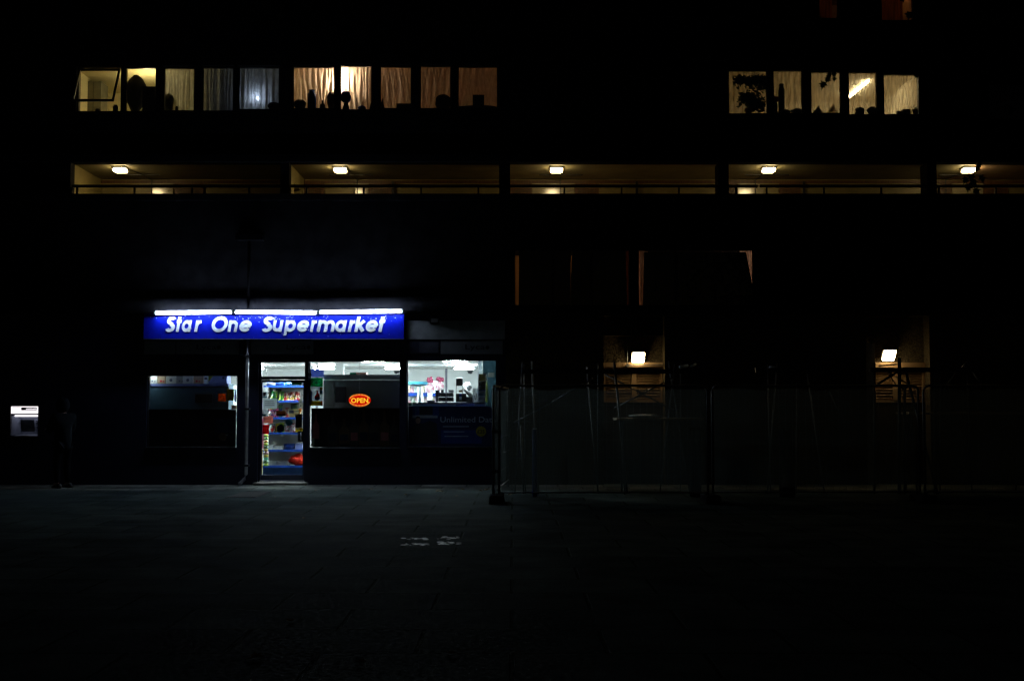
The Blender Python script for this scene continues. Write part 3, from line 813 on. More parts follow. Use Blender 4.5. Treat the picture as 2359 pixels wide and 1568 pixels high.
card('paper_notice', 600.5, 605, 1034, 1091, 'narrow yellow strip at the lower left edge of the door glass', 'notice', 'yellow_card', group=G)
card('paper_notice', 602, 608, 962, 1033, 'tall pink and white strip at the left edge of the door glass', 'notice', pk('strip_print', (.7, .72, .8), (.75, .4, .5), (.5, .55, .75), scale=16), group=G, y=.098)
def disc(name, u, v, r, y, mat, lab, cat, n=8):
    q = pt(u, v, y); rr = r / F * 25
    return one(MB().prism([(q.x + rr * math.cos(2 * PI * (i + .5) / n), q.z + rr * math.sin(2 * PI * (i + .5) / n)) for i in range(n)], y, y + .003), name, M[mat], lab, cat)
disc('door_sticker', 646, 986.5, 9.5, .092, 'ink_dark', 'dark eight sided sticker in the middle of the door glass', 'sticker')
disc('door_sticker', 666, 972, 8.2, .092, 'teal_card', 'teal round sticker above the door lock', 'sticker', 12)
one(MB().pbox(680.4, 696, 952, 984, .094, .05), 'door_closer_box', M['black_plastic'], 'black box on the inside of the door glass above the handle', 'box', bevel=.008)

# shelving seen through the door
y0, y1 = 1.25, 1.78
xa, xb = pt(606, 985, y0).x, pt(705, 985, y0).x
GON = thing('shelf_unit', 'grey shop shelf unit with blue shelf edges behind the glazed door', 'shelf', ((xa + xb) / 2, y1, .01))
zs = lambda v: pt(0, v, y0).z
MB().box(xa, xb, y1, y1 + .04, .01, zs(868)).build('back_panel', M['shelf_back'], GON)
MB().box(xa, xa + .03, y1 - .001, y1 - .05, .01, zs(868)).build('upright', M['shelf_back'], GON)
for v0, v1 in ((888, 891), (922, 926), (961, 965), (995.7, 999.5), (1035, 1039.5), (1071.5, 1076)):
    sh = MB().box(xa, xb, y0 + .012, y1 - .002, zs(v0) - .02, zs(v0) - .001).build('shelf', M['cabinet_grey'], GON)
    MB().box(xa, xb, y0 - .004, y0 + .011, zs(v1), zs(v0) + .006).build('shelf_edge', M['shelf_blue'], sh)
MB().box(xa, xb, y0 + .02, y0 + .04, .01, zs(1076) - .001).build('kick_plate', pm('kick_blue', (.002, .013, .045), rough=.6, spec=.1), GON)
rs = random.Random(3)
def packet(u0, u1, v0, vb, cols, lab, lean=.05, sc=11, y=1.36, name='crisp_packet', cat='packet', grp='packets on the shop shelves'):
    q0, q1, r0, r1 = rc(u0, u1, v0, vb, y)
    mt = pattern('packet_print', [tuple(.48 * q ** 1.7 for q in c) for c in cols], scale=sc, rough=.28, seed=rs.uniform(0, 50))
    zsh = min(zs(s) for s in (888, 922, 961, 995.7, 1035, 1071.5) if zs(s) > r0 - .12) if False else r0
    return one(MB().pillow(q0, q1, r0, r1, y, (q1 - q0) * .45, lean, seed=rs.randint(0, 99)), name, mt, lab, cat, grp, smooth=True)
GREEN = ((.0, .20, .04), (.02, .42, .10), (.55, .60, .10), (.1, .5, .2)); RED = ((.45, .02, .02), (.6, .05, .04), (.8, .7, .6), (.75, .55, .12))
packet(616, 623.5, 903, 921.5, ((.10, .08, .02), (.25, .18, .03), (.05, .05, .02)), 'dull olive packet at the left of the second shelf')
packet(624, 638.5, 900, 921.5, GREEN, 'large green packet with yellow badge on the second shelf, beside the olive one')
packet(642.5, 653.8, 900, 921.5, GREEN, 'green packet standing next to the red ones on the second shelf')
packet(654.2, 666, 902, 921.5, RED, 'red packet with yellow top, leftmost of three on the second shelf')
packet(667, 677.8, 902, 921.5, RED, 'red packet, middle of three on the second shelf')
packet(678.7, 690.6, 901, 921.5, RED, 'red packet with white badge, rightmost of three on the second shelf')
packet(634, 648, 894.5, 921, ((.004, .03, .015), (.01, .06, .03)), 'dark green bag behind the green packets', y=1.62)
packet(617, 636, 942, 960.5, ((.02, .05, .3), (.5, .05, .08), (.6, .6, .6), (.3, .2, .05)), 'mixed blue and red packet low on the third shelf behind the pale card')
packet(641, 650, 930, 960.5, ((.01, .04, .25), (.2, .5, .05), (.02, .08, .4)), 'blue and lime packet on the third shelf')
packet(656, 668, 938, 960.5, ((.5, .04, .04), (.75, .7, .62), (.6, .1, .08)), 'red and white packet on the third shelf')
packet(669, 684, 928, 960.5, ((.005, .09, .03), (.01, .16, .06), (.2, .3, .02)), 'dark green packet on the right of the third shelf')
packet(620, 634, 976, 995, ((.55, .03, .04), (.8, .78, .76), (.05, .3, .08)), 'small red and white packet on the fourth shelf, left')
packet(634, 644, 974, 995, ((.8, .62, .03), (.75, .5, .05), (.1, .25, .05)), 'small yellow packet on the fourth shelf')
packet(655, 665, 975, 995, ((.8, .78, .76), (.55, .06, .08), (.7, .7, .7)), 'small white and red packet on the fourth shelf, middle')
packet(666, 680, 974, 995, ((.8, .5, .55), (.82, .8, .8), (.5, .1, .12)), 'small pink and white packet on the fourth shelf, right')
for a, b, c_, d_, cols_, lab in ((620, 633, 938, 960.5, ((.02, .1, .5), (.1, .4, .1), (.7, .6, .05)), 'tall blue and green packet at the back left of the third shelf'),
        (634, 645, 940, 960.5, ((.7, .05, .3), (.5, .02, .2), (.8, .5, .1)), 'pink packet at the back of the third shelf behind the brown plate'),
        (683, 694, 940, 960.5, ((.75, .5, .03), (.6, .3, .02), (.5, .05, .03)), 'amber packet at the back right of the third shelf'),
        (644, 655, 973, 995, ((.1, .5, .08), (.7, .7, .1), (.05, .3, .05)), 'green packet at the back of the fourth shelf behind the dark sticker'),
        (680, 691, 976, 995, ((.7, .1, .05), (.8, .6, .1)), 'red and yellow packet at the back right of the fourth shelf')):
    packet(a, b, c_, d_, cols_, lab, y=1.58)
for a, b, mt, lab in ((611, 631, 'blue_grey', 'flat blue pack lying on the top shelf at the left'), (632, 652, 'shelf_blue', 'flat bright blue pack in the middle of the top shelf'), (653, 690, pk('blue_stripes', (.02, .1, .5), (.1, .35, .75), (.6, .7, .85), scale=9), 'long striped blue pack on the right of the top shelf')):
    q = rc(a, b, 877, 887.6, 1.33)
    one(MB().pillow(q[0], q[1], q[2], q[3], 1.45, .2, 0, nx=5, nz=5), 'flat_pack', M[mt], lab, 'pack', 'blue packs on the top shelf', smooth=True)
def tub(u0, u1, v0, v1, mat, lab, name='plastic_tub', y=1.3, d=.3, lid=None):
    x0, x1, z0, z1 = rc(u0, u1, v0, v1, y)
    t = thing(name, lab, 'tub', ((x0 + x1) / 2, y, z0), 'tubs and boxes on the lower shelves')
    m = MB(); m.box(x0, x1, y, y + .006, z0, z1); m.box(x0, x1, y + d - .006, y + d, z0, z1)
    m.box(x0, x0 + .006, y + .0065, y + d - .0065, z0, z1); m.box(x1 - .006, x1, y + .0065, y + d - .0065, z0, z1); m.box(x0 + .0065, x1 - .0065, y + .0065, y + d - .0065, z0, z0 + .006)
    m.build('tub_body', M[mat], t)
    if lid: MB().box(x0 + .01, x1 - .01, y + .01, y + d - .01, z0 + .008, z0 + (z1 - z0) * .75).build('contents', M[lid], t, bevel=.01)
tub(614, 630, 1025, 1034.6, 'clear_tub', 'pale open tub at the left of the fifth shelf', lid='cardboard')
tub(631.5, 651, 1026, 1034.6, 'clear_tub', 'pale open tub of nuts next to the blue bag', lid='cardboard_pale')
packet(653, 679, 1021, 1034.8, ((.01, .07, .4), (.02, .14, .55), (.1, .25, .6)), 'crumpled blue bag on the fifth shelf', name='blue_bag', cat='bag', sc=16)
slab('grey_box', 681, 696.5, 1021, 1034.8, 1.3, .3, 'blue_grey', 'grey blue box at the right of the fifth shelf', 'box', bevel=.004)
tub(612, 636, 1061, 1071.2, 'clear_tub', 'clear tub at the left of the lowest shelf')
tub(637.5, 661, 1061, 1071.2, 'clear_tub', 'clear tub beside the red bag on the lowest shelf', lid='shelf_back')
q = rc(664, 697, 1053, 1075, 1.22)
m = MB(); m.blob((q[0] + .13, 1.40, q[2] + .13), .13, .11, .085, .3, seed=3).blob((q[1] - .1, 1.36, q[2] + .15), .12, .12, .14, .3, seed=5).blob((q[1] - .2, 1.33, q[2] + .19), .07, .06, .06, .4, seed=8)
one(m, 'red_bag', pm('red_net', (.50, .018, .004), (.22, .006, .002), scale=26, rough=.6, bump=.8, spec=.1), 'bright red net bag slumped on the lowest shelf', 'bag', smooth=True)
# strip of sweets hanging by the door
q = pt(612, 1035, 1.1)
t = thing('sweet_strip', 'strip of small bright sweet packets hanging left of the shelves', 'sweet strip', (q.x, 1.1, pt(0, 1073, 1.1).z))
cols = [((.75, .7, .02), (.1, .5, .05)), ((.05, .45, .1), (.6, .7, .1)), ((.7, .25, .05), (.75, .65, .1)), ((.7, .65, .02), (.1, .4, .1)), ((.05, .15, .08), (.2, .3, .05)), ((.6, .4, .03), (.3, .2, .03)), ((.5, .2, .2), (.4, .3, .3)), ((.75, .6, .02), (.7, .6, .1)), ((.03, .4, .25), (.05, .5, .1)), ((.02, .15, .05), (.1, .3, .05)), ((.35, .6, .03), (.6, .7, .1))]
for i, c in enumerate(cols):
    v = 999 + 6.7 * i; a, b, c0, c1 = rc(605.5 + (i % 3), 618, v, v + 6.4, 1.1)
    MB().pillow(a, b, c0, c1, 1.1, .05, 0, nx=4, nz=4, seed=i).build('sweet_packet', pattern('sweet_print', [tuple(.5 * q ** 1.2 for q in e) for e in c], scale=22, rough=.3, seed=i), t, smooth=True)
MB().path([(q.x, 1.11, pt(0, 1073, 1.1).z), (q.x, 1.11, SZT - .001)], .004, 5).build('cord', M['grey_paint'], t)

# middle window: cabinet back, blue box, exit sign, posters and the OPEN sign
a, b, c, d = rc(744.5, 926, 862, 1100, .42)
CAB = thing('display_cabinet', 'tall grey cabinet standing with its back to the middle window', 'cabinet', ((a + b) / 2, .42, .01))
x2 = pt(828, 900, .42).x
for s, e in ((a, x2 - .006), (x2 + .006, b)): MB().box(s, e, .42, .46, .01, zz(875) ).build('back_panel', M['cabinet_grey'], CAB)
MB().box(a, b, .40, .78, pt(0, 873, .40).z, pt(0, 862, .40).z).build('top_panel', M['cabinet_grey'], CAB)
MB().box(a, b, .47, .78, .012, pt(0, 874, .40).z).build('cabinet_body', M['white_paint'], CAB)
q = rc(772, 797, 890, 926, .39); MB().box(q[0], q[1], .39, .419, q[2], q[3]).build('service_panel', M['ink_dark'], CAB)
q = rc(744.6, 770, 876, 1000, .40); MB().box(q[0], q[1], .405, .4195, q[2], q[3]).build('side_cover', M['shelf_back'], CAB)
q = rc(805, 844, 851, 861.5, .5)
t = thing('flat_carton', 'flat green and red carton lying on top of the grey cabinet', 'carton', (q[0], .5, q[2]))
q = rc(806, 844, 857, 861.9, .5)
MB().box(q[0], (q[0] + q[1]) / 2 - .04, .5, .7, q[2], q[3]).build('carton_end', M['green_sign'], t); MB().box((q[0] + q[1]) / 2 - .039, q[1], .5, .7, q[2] + .001, q[3] - .001).build('carton_body', M['paper_pink'], t)
card('translucent_board', 711.5, 746, 849.5, 868, 'thin purple blue board in place of a box at the upper left of the middle window', 'board', 'blue_grey', y=.22, d=.012)  # thin translucent board added in place of a box, to pass light
x0, x1, z0, z1 = rc(712.5, 743.8, 868.8, 889.8, .13)
t = thing('exit_sign', 'green fire exit sign with a left arrow inside the middle window', 'sign', (x0, .13, z0))
MB().box(x0, x1, .13, .145, z0, z1).build('sign_plate', thin('green_sign'), t)
cz = (z0 + z1) / 2; w_ = x1 - x0
MB().prism([(x0 + .02, cz), (x0 + .065, cz + .045), (x0 + .065, cz + .018), (x0 + .10, cz + .018), (x0 + .10, cz - .018), (x0 + .065, cz - .018), (x0 + .065, cz - .045)], .127, .1295).build('arrow', thin('paper'), t)
m = MB(); m.prism([(x0 + .118, cz - .045), (x0 + .165, cz - .045), (x0 + .165, cz + .045), (x0 + .118, cz + .045)], .1285, .1297); m.build('door_symbol', thin('paper'), t)
m = MB(); stroke(m, [(x0 + .128, cz - .03), (x0 + .14, cz), (x0 + .15, cz + .018)], .010, .1265, .1282); stroke(m, [(x0 + .142, cz - .002), (x0 + .158, cz - .018)], .009, .1262, .128); m.prism([(x0 + .148 + .008 * math.cos(i * PI / 4), cz + .031 + .008 * math.sin(i * PI / 4)) for i in range(8)], .1266, .1283); m.build('running_figure', M['green_sign'], t)
for s, dz in (('FIRE', .008), ('EXIT', -.040)): text_mb(s, x0 + .175, .1292, cz + dz, .032, width=.075).build('lettering', thin('paper'), t)
t = card('window_poster', 711.5, 744, 890, 934, 'white poster with a red and blue bottle picture beside the grey cabinet', 'poster', 'paper', y=.13,
     patches=((736.5, 743.5, 891, 897.5, 'green_plastic'), (736.5, 743.5, 897.8, 907, 'teal_card'), (712, 719, 900, 925, 'blue_grey'), (714.5, 738.5, 922.5, 933, 'yellow_card'), (738.7, 743.5, 922.5, 933.5, 'orange_card'), (728, 736, 891.2, 892.6, 'blue_grey')))
def pp(lst, y): return [(pt(u, v, y).x, pt(u, v, y).z) for u, v in lst]
MB().prism(pp([(725, 912), (730, 906), (729, 899), (732, 899), (733, 905), (737, 910), (737, 918), (725, 918)], .13), .1275, .1292).build('bottle_picture', thin('red_ink'), t)
MB().prism(pp([(726, 913.5), (736, 913.5), (736.5, 919), (732, 922), (726, 920)], .13), .126, .1272).build('label_picture', thin('blue_grey'), t)

# dark poster of bottles across the lower half of the middle window
x0, x1, z0, z1 = rc(717, 921, 939, 1029, .098)
mk('poster_black', (.05, .035, .035), (.028, .022, .026), scale=6, rough=.4)
mk('poster_brown', (.11, .08, .07), rough=.4); mk('poster_rose', (.60, .16, .15), (.45, .12, .12), rough=.4); mk('poster_amber', (.20, .10, .05), rough=.4)
t = thing('bottle_poster', 'dark poster of drinks bottles across the lower half of the middle window', 'poster', ((x0 + x1) / 2, .098, z0))
MB().box(x0, x1, .098, .100, z0, z1).build('sheet', M['poster_black'], t)
def bottle_poly(u, vt, vb, w, y):
    h = vb - vt
    L = [(u - w * .13, vt), (u - w * .13, vt + h * .28), (u - w * .5, vt + h * .45), (u - w * .5, vb)]
    return pp(L + [(2 * u - a, b) for a, b in reversed(L)], y)
for i, (u, vt, vb, w, mt) in enumerate(((728, 952, 1010, 15, 'poster_rose'), (766, 948, 1026, 22, 'poster_brown'), (793, 962, 1022, 24, 'poster_amber'), (816, 945, 1026, 20, 'poster_brown'), (838, 942, 1026, 22, 'poster_amber'), (862, 948, 1024, 24, 'poster_brown'), (886, 944, 1026, 22, 'poster_amber'), (908, 955, 1026, 18, 'poster_brown'))):
    MB().prism(bottle_poly(u, vt, vb, w, .098), .096 - .0001 * i, .0978).build('bottle_picture', M[mt], t)
    q = rc(u - w * .4, u + w * .4, vt + (vb - vt) * .62, vt + (vb - vt) * .85, .098); MB().box(q[0], q[1], .094, .0949, q[2], q[3]).build('label_picture', M['poster_rose' if i % 3 == 0 else 'fascia_dark'], t)
q = rc(718, 724, 1008, 1027, .098); MB().box(q[0], q[1], .0935, .0975, q[2], q[3]).build('panel_print', M['paper_cream'], t)

# LED OPEN sign hanging in the middle window
c0 = pt(828.5, 921, .20); K = 25.2 / F
t = thing('open_sign', 'oval red LED sign reading OPEN in yellow, hanging in the middle window', 'sign', tuple(c0))
N_ = 36
el = lambda a, rx, ry: (c0.x + rx * K * math.cos(a), c0.z + ry * K * math.sin(a))
MB().prism([el(2 * PI * i / N_, 26.5, 15.5) for i in range(N_)], .205, .225).build('board', M['black_plastic'], t)
MB().prism([el(2 * PI * i / N_, 25.5, 14.6) for i in range(N_)], .2035, .2048).build('glow_panel', M['led_board'], t)
m = text_mb('OPEN', c0.x, .200, c0.z - 5.6 * K, 10.8 * K, bold=.012, width=39 * K, align='CENTER')
m.build('lettering', M['led_yellow'], t)
m = MB()
for i in range(17):
    for s in (1, -1):
        a = s * (R(24) + R(132) * i / 16)
        for rx, ry in ((24.6, 14.0), (23.6, 11.8)):
            x, z = el(a, rx, ry); q_ = .95 * K
            m.prism([(x + q_ * math.cos(j * PI / 3), z + q_ * math.sin(j * PI / 3)) for j in range(6)], .2005, .203)
m.build('led_dots', M['led_amber'], t)
for s in (-1, 1): MB().path([(c0.x + s * .04 - .02, .215, c0.z + 14 * K), (c0.x - .012, .215, c0.z + 40 * K), (c0.x - .012, .215, SH_M[3] - .03)], .004, 5).build('hanging_chain', M['steel'], t)

# left window: blue cabinet, boxes on top, cards
a, b = pt(345, 905, .5).x, pt(527, 905, .5).x; zt_ = pt(0, 883, .5).z
FR = thing('drinks_cabinet', 'dark blue cabinet with an end rounded to catch light, standing behind the left window', 'cabinet', ((a + b) / 2, .5, .01))
prof = [(a - .28, .95), (a - .27, .80), (a - .22, .66), (a - .13, .56), (a, .5), (b, .5), (b, .95)]  # rounded left end is added, shaped to catch light from the left
m = MB(); n = len(prof); m.v = [(x, y, .01) for x, y in prof] + [(x, y, zt_) for x, y in prof]
m.f = [tuple(range(n))[::-1], tuple(n + i for i in range(n))] + [(i, (i + 1) % n, n + (i + 1) % n, n + i) for i in range(n)]
m.build('cabinet_body', pm('cabinet_slate', (.05, .10, .13), (.035, .075, .10), scale=2, rough=.35), FR)
MB().box(a, b, .48, .499, zt_ - .05, zt_ - .002).build('top_rail', M['blue_grey'], FR)
q = rc(449, 489, 907, 927, .47); MB().box(q[0], q[1], .47, .499, q[2], q[3]).build('vent_panel', M['black_plastic'], FR)
for (u0, u1, mt, lab, hh) in ((343, 362, 'cardboard_pale', 'pale grey carton at the left end of the row on the blue cabinet', 864), (363, 381, 'cardboard', 'brown carton second from the left on the blue cabinet', 863), (382.5, 405, 'cardboard_pale', 'grey green carton with a dark round mark, next to the brown one', 860), (406, 419.5, 'shelf_back', 'small dull grey carton in the middle of the row', 861), (421, 444, 'cardboard_pale', 'grey green carton with a dark ring mark right of the dull one', 860), (445.5, 468, 'cardboard', 'brown carton with reddish print on the blue cabinet', 862), (470, 478.5, 'paper', 'narrow white carton with a dark label', 862)):
    q = rc(u0, u1, hh, 882.6, .52)
    tt = thing('carton', lab, 'carton', ((q[0] + q[1]) / 2, .52, zt_), 'cartons on top of the blue cabinet')
    MB().box(q[0], q[1], .52, .85, zt_ + .001, q[3] + .12).build('carton_body', M[mt], tt, bevel=.004)
    cu = (q[0] + q[1]) / 2; czz = zt_ + .075
    if 'round' in lab or 'ring' in lab: MB().prism([(cu + .033 * math.cos(i * PI / 6), czz + .033 * math.sin(i * PI / 6)) for i in range(12)], .517, .5195).build('printed_mark', M['ink_mid'], tt)
    elif 'label' in lab: MB().box(q[0] + .01, q[1] - .01, .517, .5195, czz + .01, czz + .06).build('printed_mark', M['ink_mid'], tt)
    else: MB().box(q[0] + .05, q[0] + .09, .517, .5195, czz - .04, czz).box(q[0] + .11, q[0] + .14, .517, .5195, czz - .04, czz - .015).build('printed_mark', M['ink_mid'] if mt != 'cardboard' else M['red_ink'], tt)
q = rc(480, 523, 860, 882.6, .52)
tt = thing('carton', 'long blue grey carton with a yellow corner, last on the blue cabinet', 'carton', (q[0], .52, zt_), 'cartons on top of the blue cabinet')
MB().box(q[0], q[1], .52, .85, zt_ + .001, q[3] + .1).build('carton_body', M['blue_grey'], tt, bevel=.004)
MB().prism(pp([(480, 864), (492, 864), (481, 879)], .52), .517, .5195).build('printed_mark', M['green_plastic'], tt); q = rc(512, 517, 867, 872, .52); MB().box(q[0], q[1], .517, .5195, q[2], q[3]).build('printed_mark', M['ink_dark'], tt)
card('window_card', 502, 520, 906, 923.5, 'square orange card with a white ring on the left window', 'card', 'orange_card', patches=((506, 517, 917.5, 918.4, 'paper_cream'), (507, 516, 920, 920.8, 'paper_cream'), (509.6, 513.6, 909.5, 914.5, 'paper_cream'), (510.7, 512.5, 910.8, 913.2, 'orange_card')))
card('window_card', 523.5, 548 - 1.5, 895, 925, 'dull olive card beside the orange one on the left window', 'card', 'olive_card') if False else card('window_card', 522.5, 539, 895.5, 922, 'dull olive card between the orange card and the grey notice', 'card', 'olive_card')
t = card('window_card', 540, 544.6, 895.5, 925, 'narrow grey blue notice at the right edge of the left window', 'notice', 'blue_grey', lines=L3(540.5, 544, 900, 920, 6, .6))
p, q = pt(341, 866, .36), pt(354, 862, .36)
p.z = q.z = pt(0, 861.5, .36).z
t = thing('window_tube', 'short bright tube light over the left end of the blue cabinet', 'tube light', tuple((p + q) / 2))
M['tube_shop'] = em('window_fluorescent', (.80, .93, 1), 60)
MB().path([p - Vector((.12, 0, 0)), q], .018, 10).build('tube', M['tube_shop'], t, smooth=True)
MB().box(p.x - .14, q.x + .02, .34, .38, p.z + .03, p.z + .06).build('batten', M['white_paint'], t)
m = MB()
for x in (p.x, q.x - .03): m.path([(x, .36, p.z + .061), (x, .36, SZT - .001)], .008, 6)
m.build('hanging_rod', M['steel'], t)
q = rc(530, 560, 888, 1100, 2.2)
t = thing('paper_towel_stand', 'white upright stand seen through the right end of the left window', 'stand', (q[0], 2.2, .01))
MB().box(q[0], q[0] + .16, 2.2, 2.4, .01, q[3] - .22).build('stand_post', M['white_paint'], t); MB().box(q[0] - .01, q[0] + .26, 2.15, 2.45, q[3] - .219, q[3]).build('stand_head', M['paper'], t, bevel=.02)
slab('dark_carton', 533, 544, 932, 941.5, .3, .15, 'brown_door', 'dark brown carton at the lower right corner of the left window', 'carton')
x0, x1, z0, z1 = rc(340, 544, 942, 1028, .098)
t = thing('window_poster', 'very dark printed poster covering the lower half of the left window', 'poster', ((x0 + x1) / 2, .098, z0))
MB().box(x0, x1, .098, .1, z0, z1).build('sheet', M['poster_black'], t)
q = rc(495, 540, 960, 995, .098); MB().box(q[0], q[1], .096, .0978, q[2], q[3]).build('panel_print', M['fascia_dark'], t)
q = pt(513, 1005, .098); MB().prism([(q.x + .08 * math.cos(i * PI / 10), q.z + .08 * math.sin(i * PI / 10)) for i in range(20)], .095, .0976).build('round_badge', M['poster_amber'], t)

# right window: counter clutter
mk('bag_print', (.60, .55, .57), (.50, .15, .22), scale=16, rough=.25)
x0, x1 = pt(940, 920, .55).x, pt(1118, 920, .55).x
zc = pt(0, 926, .55).z
CT_ = thing('shop_counter', 'white counter with a dark edge behind the right window', 'counter', ((x0 + x1) / 2, .5, .01))
MB().box(x0, x1, .42, 1.15, zc - .03, zc).build('counter_top', M['ink_dark'], CT_); MB().box(x0, x1, .46, 1.1, .01, zc - .031).build('counter_front', M['white_paint'], CT_)
a, b = pt(1066, 930, .40).x, pt(1105, 930, .40).x
slab('price_strip', 1050, 1092, 929.5, 934, .40, .015, 'blue_grey', 'grey strip along the counter front under the black screens', 'strip')
def till(name, u0, u1, v0, v1, y, d, lab, mat='black_plastic', cat='screen', stand=True):
    q = rc(u0, u1, v0, v1, y)
    t = thing(name, lab, cat, ((q[0] + q[1]) / 2, y, zc))
    MB().box(q[0], q[1], y, y + d, q[2], q[3]).build('casing', M[mat], t, bevel=.006)
    cx_ = (q[0] + q[1]) / 2
    if stand and q[2] > zc + .01: MB().box(cx_ - .03, cx_ + .03, y + d * .3, y + d * .6, zc + .012, q[2] - .001).build('stand', M['black_plastic'], t)
    if stand: MB().box(cx_ - .07, cx_ + .07, y + .0, y + d + .05, zc + .001, zc + .011).build('stand_base', M['black_plastic'], t)
    return t
for (u0, u1, v0, v1, lab) in ((1011, 1027.2, 903.5, 913, 'black box file, upper left of four stacked on the counter'), (1028.2, 1044.5, 903.5, 913, 'black box file, upper right of four stacked on the counter'), (1011, 1027.2, 913.8, 924, 'black box file, lower left of four stacked on the counter'), (1028.2, 1044.5, 913.8, 924, 'black box file, lower right of four stacked on the counter')):
    q = rc(u0, u1, v0, v1, .60)
    t = thing('box_file', lab, 'box', ((q[0] + q[1]) / 2, .6, q[2]), 'four black boxes stacked on the counter')
    MB().box(q[0], q[1], .6, .85, q[2], q[3]).build('box_body', M['black_plastic'], t, bevel=.003)
    MB().box(q[0] + .02, q[0] + .05, .597, .5995, q[2] + .02, q[2] + .03).build('label_slot', M['grey_paint'], t)
slab('blue_box', 1003, 1012.5, 897.5, 913, .62, .2, 'fascia_dark', 'navy blue box left of the stacked black boxes', 'box')
slab('grey_block', 1003.5, 1010, 913.2, 925.5, .62, .2, 'cabinet_grey', 'grey block under the navy blue box', 'block')
slab('card_reader', 1015.5, 1022, 896.5, 903.3, .66, .1, 'black_plastic', 'small black card reader on top of the black boxes', 'card reader')
slab('receipt_printer', 1033, 1045, 897, 903.3, .66, .15, 'ink_mid', 'low grey printer on top of the black boxes', 'printer')
t = till('till_screen', 1050.5, 1066, 870, 888, .62, .05, 'tall black till screen above the counter', stand=False)
q = rc(1050.5, 1066, 888, 905, .62); m = MB(); m.box(q[0], q[0] + .012, .625, .66, q[2], q[3] - .001); m.box(q[1] - .012, q[1], .625, .66, q[2], q[3] - .001); m.build('screen_leg', M['black_plastic'], t)
t = till('till_block', 1050, 1074, 905, 925.5, .60, .3, 'wide black till block under the tall screen', cat='till', stand=False)
q = rc(1058, 1063.5, 905.5, 920, .595); MB().box(q[0], q[1], .59, .5995, q[2], q[3]).build('blue_tag', M['shelf_blue'], t); q = rc(1058, 1063.5, 913, 920, .595); MB().box(q[0], q[1], .585, .5895, q[2], q[3]).build('white_tag', M['paper'], t)
slab('small_carton', 1057, 1065, 897.5, 903, .70, .1, 'cardboard', 'small brown carton framed under the till screen', 'carton')
q = rc(1068, 1086, 882, 900, 1.0)
one(MB().blob(((q[0] + q[1]) / 2, 1.0, (q[2] + q[3]) / 2), .085, .07, .10, .3, seed=11), 'carrier_bag', M['paper'], 'crumpled white carrier bag hanging behind the till', 'bag', smooth=True)
a, b = pt(1068, 892, .8), pt(1088, 915, .8)
one(MB().path([a, b], .04, 10), 'cardboard_roll', M['shelf_back'], 'grey roll leaning diagonally right of the till', 'roll', smooth=True)
t = till('keypad_stand', 1074, 1089, 913, 925.5, .58, .12, 'black keypad on a stand right of the till', cat='keypad', stand=True)
for u, v0, v1, lab in ((1092, 910, 925, 'thin black pen leaning, left of two beside the white column'), (1097, 905, 920, 'thin black pen leaning, right of two beside the white column')):
    p0, p1 = pt(u - 1.5, v1, .6), pt(u + 1.5, v0, .6)
    p0.z = max(p0.z, zc + .004)
    one(MB().path([p0, p1], .008, 6), 'pen', M['ink_dark'], lab, 'pen')
q = rc(1089, 1104, 893, 926, .9); one(MB().box(q[0], q[1], .9, 1.1, zc + .001, q[3]), 'white_panel', M['white_paint'], 'white panel standing behind the two pens', 'panel')
a, b = pt(1101, 850, .95).x, pt(1110, 850, .95).x
MB().box(a, b, .95, 1.2, .01, SZT - .001).build('white_column', M['white_paint'], BLD)
a, b = pt(1111, 850, .40).x, SX1 - .002
MB().box(a, b, .85, .95, .01, SZT - .03).build('unlit_teal_partition', M['dark_teal'], BLD)  # wall's unlit side put into its dark teal colour
card('paper_notice', 1124, 1139, 857.5, 868, 'grey paper notice on the dark teal partition', 'notice', 'cardboard_pale', y=.80, d=.004)
# narrow rack on the right
a, b = pt(1102.5, 890, .5).x, pt(1119, 890, .5).x
RK = thing('counter_rack', 'narrow white rack of mixed goods at the right of the window', 'rack', ((a + b) / 2, .5, zc))
zr = lambda v: pt(0, v, .5).z
for v in (877.5, 889, 901, 912, 922): MB().box(a, b, .5, .7, zr(v), zr(v) + .012).build('rack_shelf', M['white_paint'], RK)
m = MB()
for x in (a - .011, b + .001): m.box(x, x + .01, .505, .70, zc + .001, zr(861))
m.build('rack_side', M['white_paint'], RK)
MB().box(a, b, .701, .71, zc + .001, zr(861)).build('rack_back', M['paper'], RK)
def onrack(u0, u1, v0, v1, mat, lab, name, cat): slab(name, u0, u1, v0, v1 - .4, .51, .15, mat, lab, cat, bevel=.004)
onrack(1103, 1117.5, 860.5, 877, 'olive_card', 'olive green bag on the top shelf of the narrow rack', 'goods_bag', 'bag')
onrack(1103, 1109.5, 879.5, 889, 'ink_dark', 'small dark box on the second shelf of the narrow rack', 'goods_box', 'box')
onrack(1103, 1118, 896.5, 901, 'cabinet_blue', 'flat blue box on the middle shelf of the narrow rack', 'goods_box', 'box')
onrack(1103, 1118, 904.5, 911.8, 'dark_teal', 'flat dark teal box on the fourth shelf of the narrow rack', 'goods_box', 'box')
onrack(1104, 1116.5, 915, 922, 'shelf_back', 'grey rounded pack on the lowest shelf of the narrow rack', 'goods_box', 'pack')
p = pt(1121.5, 922, .46); zt2 = pt(0, 871, .46).z - p.z
t = thing('green_bottle', 'tall green bottle with a black cap at the right of the rack', 'bottle', (p.x, .46, zc))
hb = zt2 + (p.z - zc)
MB().lathe((p.x, .46, zc + .001), [(.022, 0), (.026, .02), (.026, hb * .72), (.014, hb * .86), (.013, hb * .92)]).build('bottle_body', M['green_plastic'], t, smooth=True)
MB().lathe((p.x, .46, zc + hb * .92 + .002), [(.017, 0), (.017, hb * .07), (.010, hb * .09)]).build('cap', M['black_plastic'], t)
p = pt(1115.5, 861.5, .49)
